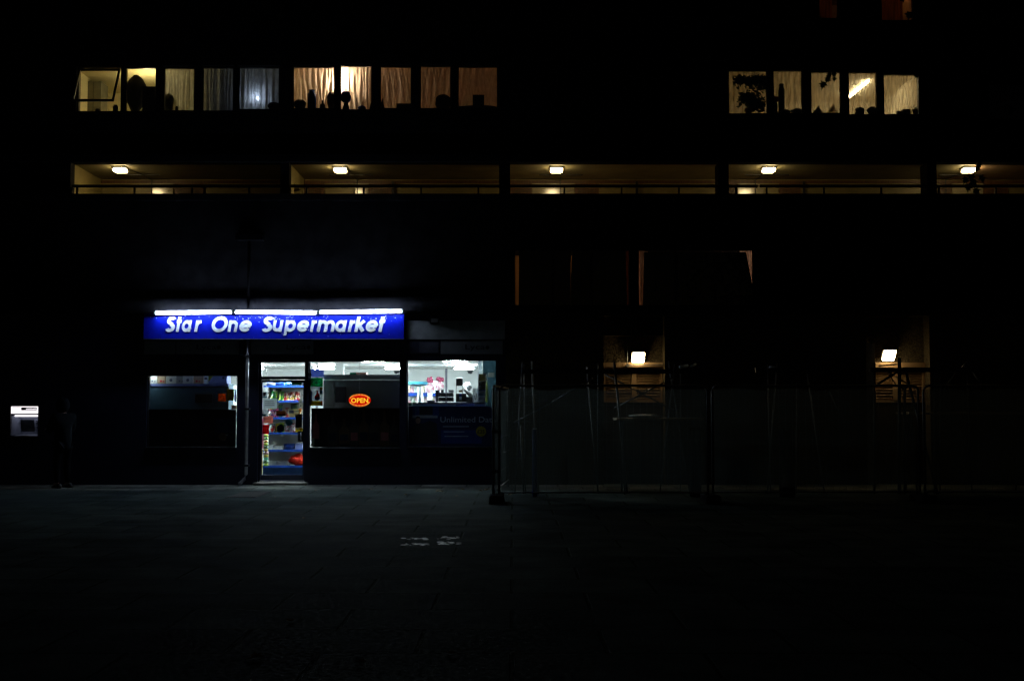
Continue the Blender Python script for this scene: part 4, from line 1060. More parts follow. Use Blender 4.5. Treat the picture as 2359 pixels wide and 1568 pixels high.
one(MB().path([(p.x, .47, p.z), (p.x, .49, p.z)], .036, 14), 'tape_roll', M['ink_dark'], 'dark round tape roll hooked at the top of the narrow rack', 'roll')
# back shelf with goods
a, b = pt(936, 905, 6.2).x, pt(1012, 905, 6.2).x
BS = thing('back_shelf', 'shop shelf with a bright blue edge deep behind the right window', 'shelf', ((a + b) / 2, 6.2, .01))
zq = lambda v: pt(0, v, 6.2).z
MB().box(a, b, 6.75, 6.8, .01, zq(877)).build('back_panel', M['white_paint'], BS)
MB().box(a, pt(986, 880, 6.2).x, 6.15, 6.74, zq(884), zq(878)).build('canopy', M['teal_card'], BS)
MB().box(a, b, 6.2, 6.74, zq(912), zq(904)).build('shelf', M['shelf_blue'], BS)
MB().box(a, b, 6.15, 6.74, .011, zq(931)).build('lower_shelf', M['white_paint'], BS)
rr2 = random.Random(9)
def backgoods(vb, h, n, u0, u1, shelf):
    for i in range(n):
        u = u0 + (u1 - u0) * i / n; w_ = (u1 - u0) / n * .92; hh = h * rr2.uniform(.75, 1)
        c = [[(.8, .45, .5), (.85, .75, .7)], [(.75, .6, .3), (.85, .8, .65)], [(.5, .25, .15), (.7, .5, .3)], [(.8, .8, .82), (.75, .55, .65)], [(.3, .5, .3), (.75, .8, .7)]][rr2.randint(0, 4)]
        q = rc(u, u + w_, vb - hh, vb, 6.3)
        nm = 'first second third fourth fifth sixth seventh eighth'.split()[i]
        one(MB().box(q[0], q[1], 6.3, 6.5, zq({'upper': 904, 'lower': 931}[shelf]) + .002, q[3]), 'goods_pack', pattern('goods_print', c, scale=9, seed=rr2.uniform(0, 40)), f'pale printed pack, {nm} from the left on the {shelf} level of the back shelf', 'pack', 'packs on the back shelf', bevel=.01)
backgoods(903.6, 17, 6, 938, 986, 'upper'); backgoods(930, 16, 8, 938, 1010, 'lower')
p = pt(968, 918, 1.0)
t = thing('paper_roll_stack', 'tall white roll standing on the counter at the left of the right window', 'paper roll', (p.x, 1.0, zc))
hz = pt(0, 890, 1.0).z - zc
MB().lathe((p.x, 1.0, zc + .001), [(.065, 0), (.065, hz * .48)]).build('roll', M['paper'], t, smooth=False); MB().lathe((p.x, 1.0, zc + hz * .49), [(.058, 0), (.058, hz * .5)]).build('roll', M['paper'], t)
for u0, u1, v0, v1, lab, sd in ((981, 1001, 868, 904, 'pink printed balloon in clear wrap, left of two', 1), (1003, 1024, 867, 898, 'pink printed balloon in clear wrap next to the dark pole', 2)):
    q = rc(u0, u1, v0, v1, 2.6); cx_ = (q[0] + q[1]) / 2
    t = thing('wrapped_bouquet', lab.replace('balloon', 'bouquet'), 'bouquet', (cx_, 2.6, q[2]), 'wrapped bouquets on display')
    hh = q[3] - q[2]; w_ = (q[1] - q[0]) / 2
    MB().lathe((cx_, 2.6, q[2]), [(w_ * .55, 0), (w_ * .95, hh * .2), (w_ * .9, hh * .42), (w_ * .42, hh * .64), (w_ * .25, hh * .70)], 12).build('wrapping', M['bag_print'], t, smooth=True)
    m = MB(); rq = random.Random(sd)
    for i in range(12): m.blob((cx_ + rq.uniform(-w_, w_) * .6, 2.6 + rq.uniform(-.06, .06), q[2] + hh * rq.uniform(.70, .98)), .035, .035, .03, .3, 7, 5, i)
    m.build('flower_heads', M['pink_print'], t, smooth=True)
    MB().box(cx_ - w_ * .5, cx_ + w_ * .5, 2.5, 2.7, .01, q[2] - .001).build('plinth', M['white_paint'], t)
for u0, u1, v0, v1, mt, lab in ((984, 1001, 921, 926, 'ink_mid', 'dark grey tray on the counter in front of the blue shelf edge'), (956, 976, 930, 935, 'brown_door', 'dark brown box cut off by the poster top')):
    slab('counter_tray', u0, u1, v0, v1, .5, .2, mt, lab, 'tray', bevel=.004)
q = rc(939, 949, 926, 934, .3); one(MB().box(q[0], q[1], .3, .4, q[2], q[3]), 'green_carton', M['dark_green'], 'dark green carton in the lower left corner of the right window', 'carton')
q0, q1 = pt(946, 922, .9), pt(957, 912, .9)
one(MB().obox((q0 + q1) / 2 + Vector((0, 0, .01)), (q1 - q0) / 2, (0, .05, 0), (.012, 0, .014)), 'scissors_pack', M['teal_card'], 'slanting teal packet at the left of the counter', 'packet')

# poster across the lower half of the right window
x0, x1, z0, z1 = rc(941, 1142, 935, 1027, .070)
mk('poster_navy', (.012, .027, .11), (.009, .02, .085), scale=3, rough=.45); mk('poster_blue', (.010, .05, .26), rough=.45); mk('skin_print', (.45, .25, .17), rough=.5); mk('grey_print', (.45, .50, .55), rough=.5); mk('text_print', (.62, .70, .82), rough=.5)
YP = .070
t = thing('phone_poster', 'dark blue poster reading Unlimited Data across the lower half of the right window', 'poster', ((x0 + x1) / 2, YP, z0))
MB().box(x0, x1, YP, YP + .003, z0, z1).build('sheet', M['poster_navy'], t)
def pq(u0, u1, v0, v1, mat, nm='panel_print', k=1):
    q = rc(u0, u1, v0, v1, YP); MB().box(q[0], q[1], YP - .0006 - .0008 * k, YP - .0002 - .0008 * k + .0006, q[2], q[3]).build(nm, M[mat], t)
pq(950, 966, 936, 955, 'poster_blue'); pq(997, 1011, 936, 957, 'poster_blue'); pq(950, 1008, 955.5, 962, 'grey_print'); pq(966, 996.5, 935.5, 954, 'ink_dark')
pq(1016, 1110, 990, 1021, 'poster_blue')
def pl(lst, mat, nm, k): MB().prism(pp(lst, YP), YP - .0008 * k - .0006, YP - .0008 * k).build(nm, M[mat], t)
pl([(944, 1020), (946, 985), (958, 974), (975, 974), (990, 968), (1006, 974), (1010, 1020)], 'ink_dark', 'figure_picture', 2)
pl([(963 + 6 * math.cos(i * PI / 8), 967 - 8 * math.sin(i * PI / 8)) for i in range(16)], 'skin_print', 'face_picture', 3)
pl([(957, 966), (957.5, 960), (962, 957.5), (967, 959), (969, 965), (966, 962), (960, 962)], 'ink_dark', 'hair_picture', 4)
q0, q1 = pt(1014.5, 971.5, YP), pt(1142, 971.5, YP)
text_mb('Unlimited Data', q0.x, YP - .002, q0.z, 13.0 * 25.07 / F, width=(q1.x - q0.x) * 1.0).build('lettering', M['text_print'], t)
q0, q1 = pt(1029, 942.5, YP), pt(1046, 942.5, YP); text_mb('Lyca', q0.x, YP - .002, q0.z, .055, width=q1.x - q0.x).build('lettering', M['ink_mid'], t)
q0 = pt(953.5, 951, YP); text_mb('P', q0.x + .03, YP - .003, q0.z, .13).build('lettering', M['teal_card'], t)
for (u0, u1, v) in ((1020, 1080, 981.5), (1022, 1070, 993.5), (1024, 1079, 1004)): pq(u0, u1, v - .7, v + .7, 'text_print', 'print_line', 3)
q = pt(1108, 992.7, YP); m = MB().prism([(q.x + .106 * math.cos(i * PI / 12), q.z + .106 * math.sin(i * PI / 12)) for i in range(24)], YP - .0045, YP - .003); m.build('price_badge', pm('badge_yellow', (.42, .36, .02), rough=.5), t)
text_mb('£25', q.x, YP - .0055, q.z - .04, .075, bold=.015, align='CENTER').build('lettering', M['ink_dark'], t)

# ------------------------------------------------------------------ cash machine
a, b, c, d = ATM
t = thing('cash_machine', 'lit cash machine set into the dark wall at the far left', 'cash machine', ((a + b) / 2, 0, c))
M['atm_sign'] = em('atm_sign_light', (1, .93, .98), 1.5); M['atm_strip'] = em('atm_strip_light', (.93, .90, 1), 1.8)
mk('atm_grey', (.13, .15, .21), (.11, .13, .18), rough=.4); mk('screen_black', (.008, .01, .014), rough=.15)
z_ = lambda v: pt(0, v, 0).z; x_ = lambda u: pt(u, 968, 0).x
frame_mb(a + .002, b - .002, c + .002, d - .002, -.02, .03, .025).build('surround', M['dark_metal'], t)
MB().box(x_(25.5), x_(87.5), .0, .02, z_(951.5), z_(935.2)).build('lit_header', M['atm_sign'], t)
MB().box(x_(48.3), x_(84.6), -.004, -.0005, z_(944), z_(937.2)).build('header_band', M['ink_dark'], t)
m = MB(); ra = random.Random(2); u = 60.0
while u < 83:
    w_ = ra.uniform(.7, 1.3); m.box(x_(u), x_(u + w_), -.008, -.0045, z_(942.3), z_(939 + ra.uniform(0, 1.2))); u += w_ + 1.0
m.build('header_print', M['atm_sign'], t)
m = MB().box(x_(27.5), x_(47), -.004, -.0005, z_(937.4), z_(936.4)); m.build('header_line', M['brown_door'], t)
MB().quad((x_(30), .0, z_(957)), (x_(88), .0, z_(957)), (x_(86), .22, z_(959)), (x_(35), .22, z_(959))).box(x_(33), x_(87.8), .02, .10, z_(958.8), z_(955)).build('strip_light', M['atm_strip'], t)
MB().box(x_(24), x_(89), .02, .05, z_(954.5), z_(952)).build('canopy', M['dark_metal'], t)
m = MB()
m.quad((a + .03, .03, c + .03), (a + .03, .03, z_(957)), (x_(37), .26, z_(962)), (x_(37), .26, z_(1000)))
m.quad((x_(37), .26, z_(1000)), (x_(37), .26, z_(960)), (b - .03, .26, z_(960)), (b - .03, .26, z_(1000)))
m.quad((b - .03, .03, c + .03), (b - .03, .26, z_(1000)), (b - .03, .26, z_(960)), (b - .03, .03, z_(957)))
m.build('recess_panel', M['atm_grey'], t)
MB().obox(((x_(38) + x_(69)) / 2, .235, (z_(966) + z_(993)) / 2), ((x_(69) - x_(38)) / 2, 0, 0), (0, .01, .003), (0, .004 * -8, (z_(966) - z_(993)) / 2)).build('screen', M['screen_black'], t)
MB().box(x_(72), x_(86), .20, .259, z_(982), z_(964)).build('card_slot_panel', M['atm_grey'], t)
m = MB()
for k in range(3): m.box(x_(74), x_(84), .19, .199, z_(970 + k * 4), z_(968.4 + k * 4))
m.build('card_slot', M['screen_black'], t)
MB().quad((a + .03, .0, z_(1004.5)), (b - .03, .0, z_(1004.5)), (b - .03, .26, z_(1000)), (a + .06, .26, z_(1000))).build('ledge', M['atm_grey'], t)
m = MB()
for i in range(4):
    for j in range(3): m.box(x_(45 + i * 5), x_(48.5 + i * 5), .05 + j * .05, .085 + j * .05, z_(1003.2), z_(1002.2))
m.build('keypad', M['grey_paint'], t)
# ------------------------------------------------------------------ ground
def paving(name, ca, cb, mortar, bw, bh, bumpd=.6, sc=1.0, moss=0.0):
    m, nt, o = newmat(name)
    b = N(nt, 'ShaderNodeBsdfPrincipled'); tc = N(nt, 'ShaderNodeTexCoord'); mp = N(nt, 'ShaderNodeMapping')
    nt.links.new(tc.outputs['Object'], mp.inputs['Vector'])
    br = N(nt, 'ShaderNodeTexBrick'); br.offset = .5; br.inputs['Scale'].default_value = 1.0
    br.inputs['Brick Width'].default_value = bw; br.inputs['Row Height'].default_value = bh; br.inputs['Mortar Size'].default_value = .018; br.inputs['Mortar Smooth'].default_value = .4
    br.inputs['Color1'].default_value = (*ca, 1); br.inputs['Color2'].default_value = (*cb, 1); br.inputs['Mortar'].default_value = (*mortar, 1); br.inputs['Bias'].default_value = 0
    nt.links.new(mp.outputs['Vector'], br.inputs['Vector'])
    n1 = N(nt, 'ShaderNodeTexNoise'); n1.inputs['Scale'].default_value = 1.6; n1.inputs['Detail'].default_value = 6
    n2 = N(nt, 'ShaderNodeTexNoise'); n2.inputs['Scale'].default_value = 90; n2.inputs['Detail'].default_value = 3
    nt.links.new(tc.outputs['Object'], n1.inputs['Vector']); nt.links.new(tc.outputs['Object'], n2.inputs['Vector'])
    r1 = N(nt, 'ShaderNodeMapRange'); r1.inputs[1].default_value = .3; r1.inputs[2].default_value = .7; r1.inputs[3].default_value = .45; r1.inputs[4].default_value = 1.25
    nt.links.new(n1.outputs['Fac'], r1.inputs[0])
    r2 = N(nt, 'ShaderNodeMapRange'); r2.inputs[1].default_value = .3; r2.inputs[2].default_value = .7; r2.inputs[3].default_value = .6; r2.inputs[4].default_value = 1.3
    nt.links.new(n2.outputs['Fac'], r2.inputs[0])
    mu = N(nt, 'ShaderNodeMath', operation='MULTIPLY'); nt.links.new(r1.outputs[0], mu.inputs[0]); nt.links.new(r2.outputs[0], mu.inputs[1])
    sc_ = N(nt, 'ShaderNodeVectorMath', operation='SCALE'); nt.links.new(br.outputs['Color'], sc_.inputs[0]); nt.links.new(mu.outputs[0], sc_.inputs['Scale'])
    nt.links.new(sc_.outputs[0], b.inputs['Base Color'])
    b.inputs['Roughness'].default_value = .85; b.inputs['Specular IOR Level'].default_value = 0
    iv = N(nt, 'ShaderNodeMath', operation='MULTIPLY_ADD'); iv.inputs[1].default_value = -1.0; nt.links.new(br.outputs['Fac'], iv.inputs[0])
    ml = N(nt, 'ShaderNodeMath', operation='MULTIPLY'); ml.inputs[1].default_value = .35; nt.links.new(n2.outputs['Fac'], ml.inputs[0]); nt.links.new(ml.outputs[0], iv.inputs[2])
    bp = N(nt, 'ShaderNodeBump'); bp.inputs['Strength'].default_value = bumpd; bp.inputs['Distance'].default_value = .012
    nt.links.new(iv.outputs[0], bp.inputs['Height']); nt.links.new(bp.outputs[0], b.inputs['Normal'])
    b2 = N(nt, 'ShaderNodeBsdfPrincipled'); b2.inputs['Roughness'].default_value = .7; b2.inputs['Specular IOR Level'].default_value = .15
    nt.links.new(sc_.outputs[0], b2.inputs['Base Color']); nt.links.new(bp.outputs[0], b2.inputs['Normal'])
    mx = N(nt, 'ShaderNodeMixShader'); nt.links.new(b.outputs[0], mx.inputs[1]); nt.links.new(b2.outputs[0], mx.inputs[2])
    n3 = N(nt, 'ShaderNodeTexNoise'); n3.inputs['Scale'].default_value = 26; n3.inputs['Detail'].default_value = 4; nt.links.new(tc.outputs['Object'], n3.inputs['Vector'])
    r3 = N(nt, 'ShaderNodeMapRange'); r3.inputs[1].default_value = .42; r3.inputs[2].default_value = .66; r3.inputs[3].default_value = .0; r3.inputs[4].default_value = .22
    nt.links.new(n3.outputs['Fac'], r3.inputs[0]); nt.links.new(r3.outputs[0], mx.inputs[0])
    nt.links.new(mx.outputs[0], o.inputs['Surface'])
    return m
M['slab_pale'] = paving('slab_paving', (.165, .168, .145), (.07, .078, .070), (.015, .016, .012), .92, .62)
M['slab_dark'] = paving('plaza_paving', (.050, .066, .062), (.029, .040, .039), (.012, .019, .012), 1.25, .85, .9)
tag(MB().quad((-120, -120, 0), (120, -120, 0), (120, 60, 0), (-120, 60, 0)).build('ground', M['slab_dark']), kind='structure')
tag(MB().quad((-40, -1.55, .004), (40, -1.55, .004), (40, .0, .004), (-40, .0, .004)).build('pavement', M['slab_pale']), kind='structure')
mk('cast_iron', (.02, .02, .021), (.012, .012, .012), scale=20, rough=.9, spec=.1)
# drain grating by the drainpipe
g = [gz(529, 1146), gz(600, 1146), gz(616, 1133), gz(549, 1133)]
x0, x1, y0, y1 = (g[0].x + g[3].x) / 2, (g[1].x + g[2].x) / 2, g[0].y, g[2].y
t = thing('drain_grating', 'dark slotted drain grating in the paving before the drainpipe', 'drain cover', ((x0 + x1) / 2, (y0 + y1) / 2, 0))
m = MB(); m.box(x0, x1, y0, y0 + .03, .005, .012); m.box(x0, x1, y1 - .03, y1, .005, .012); m.box(x0, x0 + .03, y0 + .031, y1 - .031, .005, .012); m.box(x1 - .03, x1, y0 + .031, y1 - .031, .005, .012); m.build('frame', M['cast_iron'], t)
m = MB(); n = 13
for i in range(n):
    xx = x0 + .04 + (x1 - x0 - .08) * (i + .5) / n; m.box(xx - .012, xx + .012, y0 + .032, y1 - .032, .006, .016)
m.build('bars', M['cast_iron'], t)
# paint flecks on the paving
rp_ = random.Random(21)
for (ua, ub, va, vb, lab) in ((926, 986, 1238, 1256, 'broken patch of white paint flecks on the paving, left of two'), (1008, 1058, 1236, 1254, 'broken patch of white paint flecks on the paving, nearer the fence')):
    m = MB()
    for k in range(46):
        u = rp_.uniform(ua, ub); v = rp_.choice((va + 2, vb - 3)) + rp_.gauss(0, 1.6)
        q = gz(u, v); s = rp_.uniform(.008, .04); n = 6; a0 = rp_.uniform(0, 6)
        base = len(m.v); 
        for i in range(n):
            a = 2 * PI * i / n + a0; r_ = s * rp_.uniform(.5, 1.1); m.v.append((q.x + r_ * 1.3 * math.cos(a), q.y + r_ * math.sin(a), .004 + .0004 * k / 46))
        m.f.append(tuple(base + i for i in range(n)))
    o = one(m, 'paint_mark', M['white_paint'], lab, 'paint mark', 'worn paint flecks on the paving', kind='stuff'); 
# fallen leaves
mk('leaf_dry', (.34, .20, .06), (.22, .12, .03), scale=20, rough=.7); mk('leaf_green', (.045, .07, .02), (.03, .05, .015), scale=12, rough=.55)
def leaf_shape(s, fold=.25, rnd=random):
    """lobed leaf in its own XY plane, tip along +Y, slightly folded"""
    base = [(0, -.55), (.10, -.42), (.42, -.46), (.30, -.22), (.62, .02), (.30, .10), (.34, .38), (.12, .32), (0, .78)]
    rim = base + [(-x, y) for x, y in reversed(base[1:-1])]
    vs = [(0, 0, 0)] + [(x * s, y * s, abs(x) * fold * s + rnd.uniform(-.04, .04) * s) for x, y in rim]
    n = len(rim); fs = [(0, 1 + i, 1 + (i + 1) % n) for i in range(n)]
    return vs, fs
rl = random.Random(4)
spots = [(1009, 1132, .07), (1017, 1132.5, .06), (1066, 1128, .05), (1107, 1131, .06), (1120, 1129, .07), (1128, 1127, .05), (856, 1127, .06), (727, 1130, .05), (935, 1140, .04), (1174, 1140, .06), (1052, 1143, .03), (634, 1145, .03), (700, 1194, .04), (670, 1432, .05), (590, 1517, .07), (830, 1528, .05), (1040, 1508, .05)]
names = ['pair by the shop wall, left one', 'pair by the shop wall, right one', 'flat one right of the pair', 'first before the fence foot', 'curled one beside the fence foot', 'small one closest to the fence post', 'under the middle window', 'right of the door step', 'small one in front of the wall', 'inside the fence corner', 'tiny one out on the slabs', 'tiny one by the drain grating', 'alone on the dark paving', 'far out in the foreground, upper left', 'lowest left in the foreground', 'lowest middle in the foreground', 'lowest right in the foreground']
for (u, v, s), nm in zip(spots, names):
    q = gz(u, v); vs, fs = leaf_shape(s * 1.25, .5, rl); a = rl.uniform(0, 6.28)
    m = MB(); m.v = [(x * math.cos(a) - y * math.sin(a), x * math.sin(a) + y * math.cos(a), z + .008) for x, y, z in vs]; m.f = fs
    o = m.build('fallen_leaf', M['leaf_dry']); o.location = (q.x, q.y, .0045)
    tag(o, 'dry fallen leaf on the paving: ' + nm, 'leaf', 'fallen leaves on the paving')
# ------------------------------------------------------------------ fence round the closed forecourt
M['netting'] = cloth('debris_netting', (.10, .125, .12), thru=.66, trans=.5, weave=40, stretch=(1, 1, .2), var=.25)
mk('fence_tube', (.10, .10, .10), (.06, .06, .06), scale=10, rough=.5, metal=.3); mk('rubber', (.02, .02, .02), (.014, .014, .014), scale=9, rough=.9, bump=.3, spec=0)
FY = -4.6
def fence_panel(lab, wd, seed):
    """panel in its own frame: starts at the origin, runs along +X, netting hung behind"""
    t = thing('wire_fence', lab, 'fence', (0, 0, 0), 'temporary fence panels round the forecourt')
    H_ = 1.95; r = .10; m = MB()
    def arcp(cx, cz, a0, a1): return [(cx + r * math.cos(R(a0 + (a1 - a0) * i / 5)), 0, cz + r * math.sin(R(a0 + (a1 - a0) * i / 5))) for i in range(6)]
    m.path([(0, 0, .03)] + arcp(r, H_ - r, 180, 90) + arcp(wd - r, H_ - r, 90, 0) + [(wd, 0, .03)], .021, 8)
    m.path([(.022, 0, .17), (wd - .022, 0, .17)], .014, 6)
    m.build('frame', M['fence_tube'], t, smooth=True)
    m = MB(); n = int(wd / .11)
    for i in range(1, n):
        x = wd * i / n; m.box(x - .0017, x + .0017, -.0017, .0017, .185, H_ - .02)
    for z in (.45, .75, 1.05, 1.35, 1.62, 1.80): m.box(.02, wd - .02, -.0055, -.002, z - .0018, z + .0018)
    m.build('wire_mesh', M['fence_tube'], t)
    rn = random.Random(seed); m = MB(); nx, nz = 48, 12
    ph = [rn.uniform(0, 6.28) for _ in range(6)]
    for j in range(nz + 1):
        b = j / nz
        for i in range(nx + 1):
            a = i / nx; x = .03 + (wd - .06) * a
            top = H_ - .035 - .045 * abs(math.sin(a * 11 + ph[0])) - .02 * math.sin(23 * a + ph[1])
            bot = .20 - .05 * math.sin(5 * a + ph[2]) - .02 * math.sin(17 * a + ph[3])
            y = .03 + .018 * math.sin(9 * a + 4 * b + ph[4]) + .012 * math.sin(21 * a - 3 * b + ph[5]) + .008 * math.sin(40 * a)
            m.v.append((x, y, bot + (top - bot) * b))
    for j in range(nz):
        for i in range(nx):
            k = j * (nx + 1) + i; m.f.append((k, k + 1, k + nx + 2, k + nx + 1))
    m.build('netting', M['netting'], t, smooth=True)
    return t
xs0, xs1 = pt(1150, 1000, FY).x, pt(1630, 1000, FY).x
WD = xs1 - xs0
f1 = fence_panel('wire fence panel with grey netting, next to the shop', WD, 3); f1.location = (xs0, FY, 0)
f2 = copy_tree(f1, (xs1 + .09, FY + .05, 0)); f2['label'] = 'wire fence panel with netting, second from the shop'; f2.rotation_euler.z = R(1.2)
f3 = copy_tree(f1, (xs1 + WD + .18, FY + .13, 0)); f3['label'] = 'wire fence panel with netting at the right edge'; f3.rotation_euler.z = R(-1)
xr = pt(1136.5, 1000, FY).x
f4 = copy_tree(f1, (xr, FY + .01, 0)); f4['label'] = 'wire fence panel with netting turned back towards the building at the shop end'
x_far = pt(1171, 1000, FY + WD).x
f4.rotation_euler.z = math.atan2(WD, x_far - xr)
for x, y, lab in ((xr + .06, FY - .02, 'black rubber foot under the fence corner by the shop'), (xs1 + .045, FY + .02, 'black rubber foot under the joint of the first two fence panels'), (xs1 + WD + .135, FY + .1, 'black rubber foot under the right hand fence joint')):
    t = thing('rubber_block', lab, 'fence foot', (x, y, 0), 'rubber feet under the fence')
    m = MB(); m.prism([(x - .13, .004), (x + .13, .004), (x + .12, .12), (x + .09, .14), (x - .09, .14), (x - .12, .12)], y - .34, y + .34); m.build('block', M['rubber'], t, bevel=.01)
    MB().path([(x - .055, y, .135), (x - .055, y, .15)], .03, 8).path([(x + .055, y, .135), (x + .055, y, .15)], .03, 8).build('sockets', M['fence_tube'], t)
for z, lab in ((1.18, 'steel clamp joining the two corner fence posts, upper'), (.52, 'steel clamp joining the two corner fence posts, lower')):
    t = thing('steel_clamp', lab, 'clamp', (xr + .05, FY - .02, z), 'clamps on the fence corner')
    MB().box(xr - .03, xs0 + .03, FY - .035, FY - .024, z - .028, z + .028).build('clamp_plate', M['dark_metal'], t, bevel=.004)
    MB().path([((xr + xs0) / 2, FY - .055, z), ((xr + xs0) / 2, FY - .036, z)], .012, 6).build('bolt', M['galvanised'], t)

# ------------------------------------------------------------------ pole frames behind the fence
SY = -2.6
def pole_frame(lab, poles, beam, y0=SY):
    a, b = pt(beam[0], beam[2], y0), pt(beam[1], beam[3], y0)
    t = thing('pole_frame', lab, 'pole frame', (a.x, y0, 0), 'pole frames behind the fence')
    MB().obox((a + b) / 2, (b - a) / 2, (0, .04, 0), (0, 0, .042)).build('top_beam', M['dark_metal'], t)
    for i, (u0, v0, u1, v1, r, dy, mt) in enumerate(poles):
        p, q = pt(u0, v0, y0 + dy), pt(u1, v1, y0 + dy * -.6)
        if q.z > 1.25 and abs(u1 - u0) < 30 and v1 > 940: pass
        if q.z < .12: q.z = .006
        MB().path([p, q], r, 8).build('pole', M[mt], t, smooth=True)
    return t
GAL, DM = 'galvanised', 'dark_metal'
pole_frame('dark pole frame with crossed braces before the first louvred shutter', [
    (1203, 833, 1186, 1160, .012, -.10, GAL), (1225, 831, 1240, 1160, .016, .10, GAL), (1207, 838, 1210.5, 1160, .010, .0, GAL), (1200, 978, 1206, 1160, .016, .16, GAL),
    (1351.5, 843, 1378, 1160, .014, .10, GAL), (1377.4, 836, 1377.4, 1160, .010, -.1, GAL), (1415, 831, 1445, 1160, .022, -.1, GAL),
    (1393, 861, 1552, 944, .014, .06, GAL), (1552, 868, 1415, 940, .016, -.08, DM), (1184, 973, 1273, 925, .012, .05, GAL), (1273, 925, 1365, 871, .014, .06, DM),
    (1539.5, 830, 1590, 1160, .014, .1, GAL), (1554, 836, 1520, 1160, .012, -.05, GAL), (1568, 832, 1568, 1160, .010, .08, GAL),
    (1566, 845, 1584, 841, .025, -.12, 'paper'), (1592, 843, 1602, 838, .022, -.12, 'paper')], (1172, 1610, 855, 855))
pole_frame('dark pole frame with crossed braces before the right end shutter', [
    (2015, 835, 2015, 1160, .020, -.05, DM), (2072, 823, 2072, 1160, .032, -.1, DM), (2036.6, 850.5, 2092, 884, .014, .05, GAL), (2022, 884, 2069, 855, .02, -.05, DM),
    (2087, 855, 2160, 1160, .024, .08, DM), (2048, 862, 2066, 888, .012, .05, DM), (2025, 842, 2067, 838, .014, -.12, GAL), (2166, 820, 2166, 1160, .010, .05, GAL), (2153, 846, 2153, 1160, .014, -.02, GAL),
    (2205, 852, 2176, 896, .013, .06, GAL), (2240, 855, 2258, 880, .013, .06, GAL), (2070, 886, 2084, 897, .02, 0, DM), (2094, 884, 2084, 897, .02, 0, DM), (2084, 897, 2084, 1160, .024, 0, DM),
    (2093, 938, 2122, 919, .010, .05, GAL), (2221, 838, 2227, 849, .014, .05, GAL), (2236, 845, 2262, 843, .02, -.1, GAL), (2214, 848, 2228, 830, .012, .1, GAL), (2227, 830, 2240, 1160, .012, 0, DM)], (2004, 2262, 851, 851))
pole_frame('thin pole frame between the two louvred shutters, mostly lost in darkness', [
    (1768, 838, 1776, 1160, .012, -.05, GAL), (1790, 835, 1768, 1160, .014, .05, GAL), (1835, 880, 1835, 1160, .01, 0, GAL), (1910, 900, 1930, 945, .012, .06, GAL), (1772, 846, 1785, 846, .03, 0, 'paper'), (1860, 860, 1900, 1160, .014, 0, GAL)], (1740, 1925, 852, 852))

# ------------------------------------------------------------------ stall tables and rolls
def stall_table(u0, u1, v, y, lab):
    a, b = pt(u0, v, y), pt(u1, v, y)
    t = thing('trestle_table', lab, 'table', ((a.x + b.x) / 2, y, 0), 'stall tables behind the fence')
    MB().box(a.x, b.x, y, y + .75, a.z - .04, a.z).build('table_top', M['timber'], t)
    for x in (a.x + .15, b.x - .15):
        for s in (-1, 1):
            MB().path([(x, y + .375 + s * .06, a.z - .041), (x, y + .375 + s * .32, .006)], .018, 6).build('leg', M['dark_metal'], t)
    return t
stall_table(1420, 1622, 962, -3.0, 'bare trestle table behind the first fence panel')
stall_table(2093, 2390, 948.5, -2.2, 'long trestle table behind the netting at the right')
for (u, v0, v1, y, r, lab, mt) in ((1232, 985, 1135, -3.3, .045, 'upright blue wrapped roll behind the netting near the shop', 'shelf_blue'), (1601, 983, 1075, -3.3, .10, 'blue drum behind the netting at the end of the first panel', 'matt_black'), (1812, 985, 1080, -3.3, .14, 'dark blue drum behind the second fence panel', 'matt_black')):
    p = pt(u, v0, y)
    t = thing('blue_roll' if r < .05 else 'blue_drum', lab, 'roll' if r < .05 else 'drum', (p.x, y, 0))
    MB().lathe((p.x, y, .005), [(r * .92, 0), (r, .03), (r * 1.03, p.z * .4), (r, p.z - .05), (r * .85, p.z - .03)], 14).build('body', M[mt], t, smooth=True)
    MB().lathe((p.x, y, p.z - .024), [(r * .8, 0), (r * .7, .02)], 12).build('lid', M['paper' if r < .05 else 'matt_black'], t)
q0, q1 = pt(1452, 962, -2.8), pt(1520, 962, -2.8)
one(MB().blob(((q0.x + q1.x) / 2, -2.7, q0.z + .035), (q1.x - q0.x) / 2, .25, .034, .25, 16, 8, 3), 'folded_tarpaulin', M['paper'], 'pale folded tarpaulin lying on the trestle table', 'tarpaulin', smooth=True)

# ------------------------------------------------------------------ tree in the dark foreground, its twigs hanging into the view
mk('bark', (.05, .042, .035), (.03, .026, .022), scale=9, rough=.9, bump=.8, stretch=(1, 1, .3))
TY = -12.0
tree = thing('plane_tree', 'dark tree at the right with lobed leaves hanging before the lit windows', 'tree', (8.4, TY, 0))
rt = random.Random(12)
MB().path([(8.4, TY, 0), (8.35, TY, .4), (8.3, TY + .05, 2.2), (8.0, TY, 4.4), (7.6, TY + .1, 6.2)], .26, 12, .13).build('trunk', M['bark'], tree, smooth=True)
limbs = [[(7.6, TY + .1, 6.15), (6.6, TY + .3, 6.9), (5.2, TY, 7.1), (3.9, TY - .2, 6.7)], [(7.8, TY, 5.3), (7.0, TY + .5, 6.0), (6.0, TY + .4, 5.9), (5.6, TY + .2, 5.5)],
         [(7.9, TY, 4.8), (7.0, TY - .3, 5.0), (6.1, TY - .2, 4.6), (5.55, TY, 4.1)], [(7.6, TY + .1, 6.15), (7.4, TY + .2, 7.6), (6.8, TY, 8.6)], [(7.9, TY, 5.0), (8.9, TY, 6.2), (9.4, TY + .4, 7.3)]]
lm = MB()
for L in limbs: lm.path(L, .07, 8, .012)
lm.build('branches', M['bark'], tree, smooth=True)
cr = MB(); tw = MB()
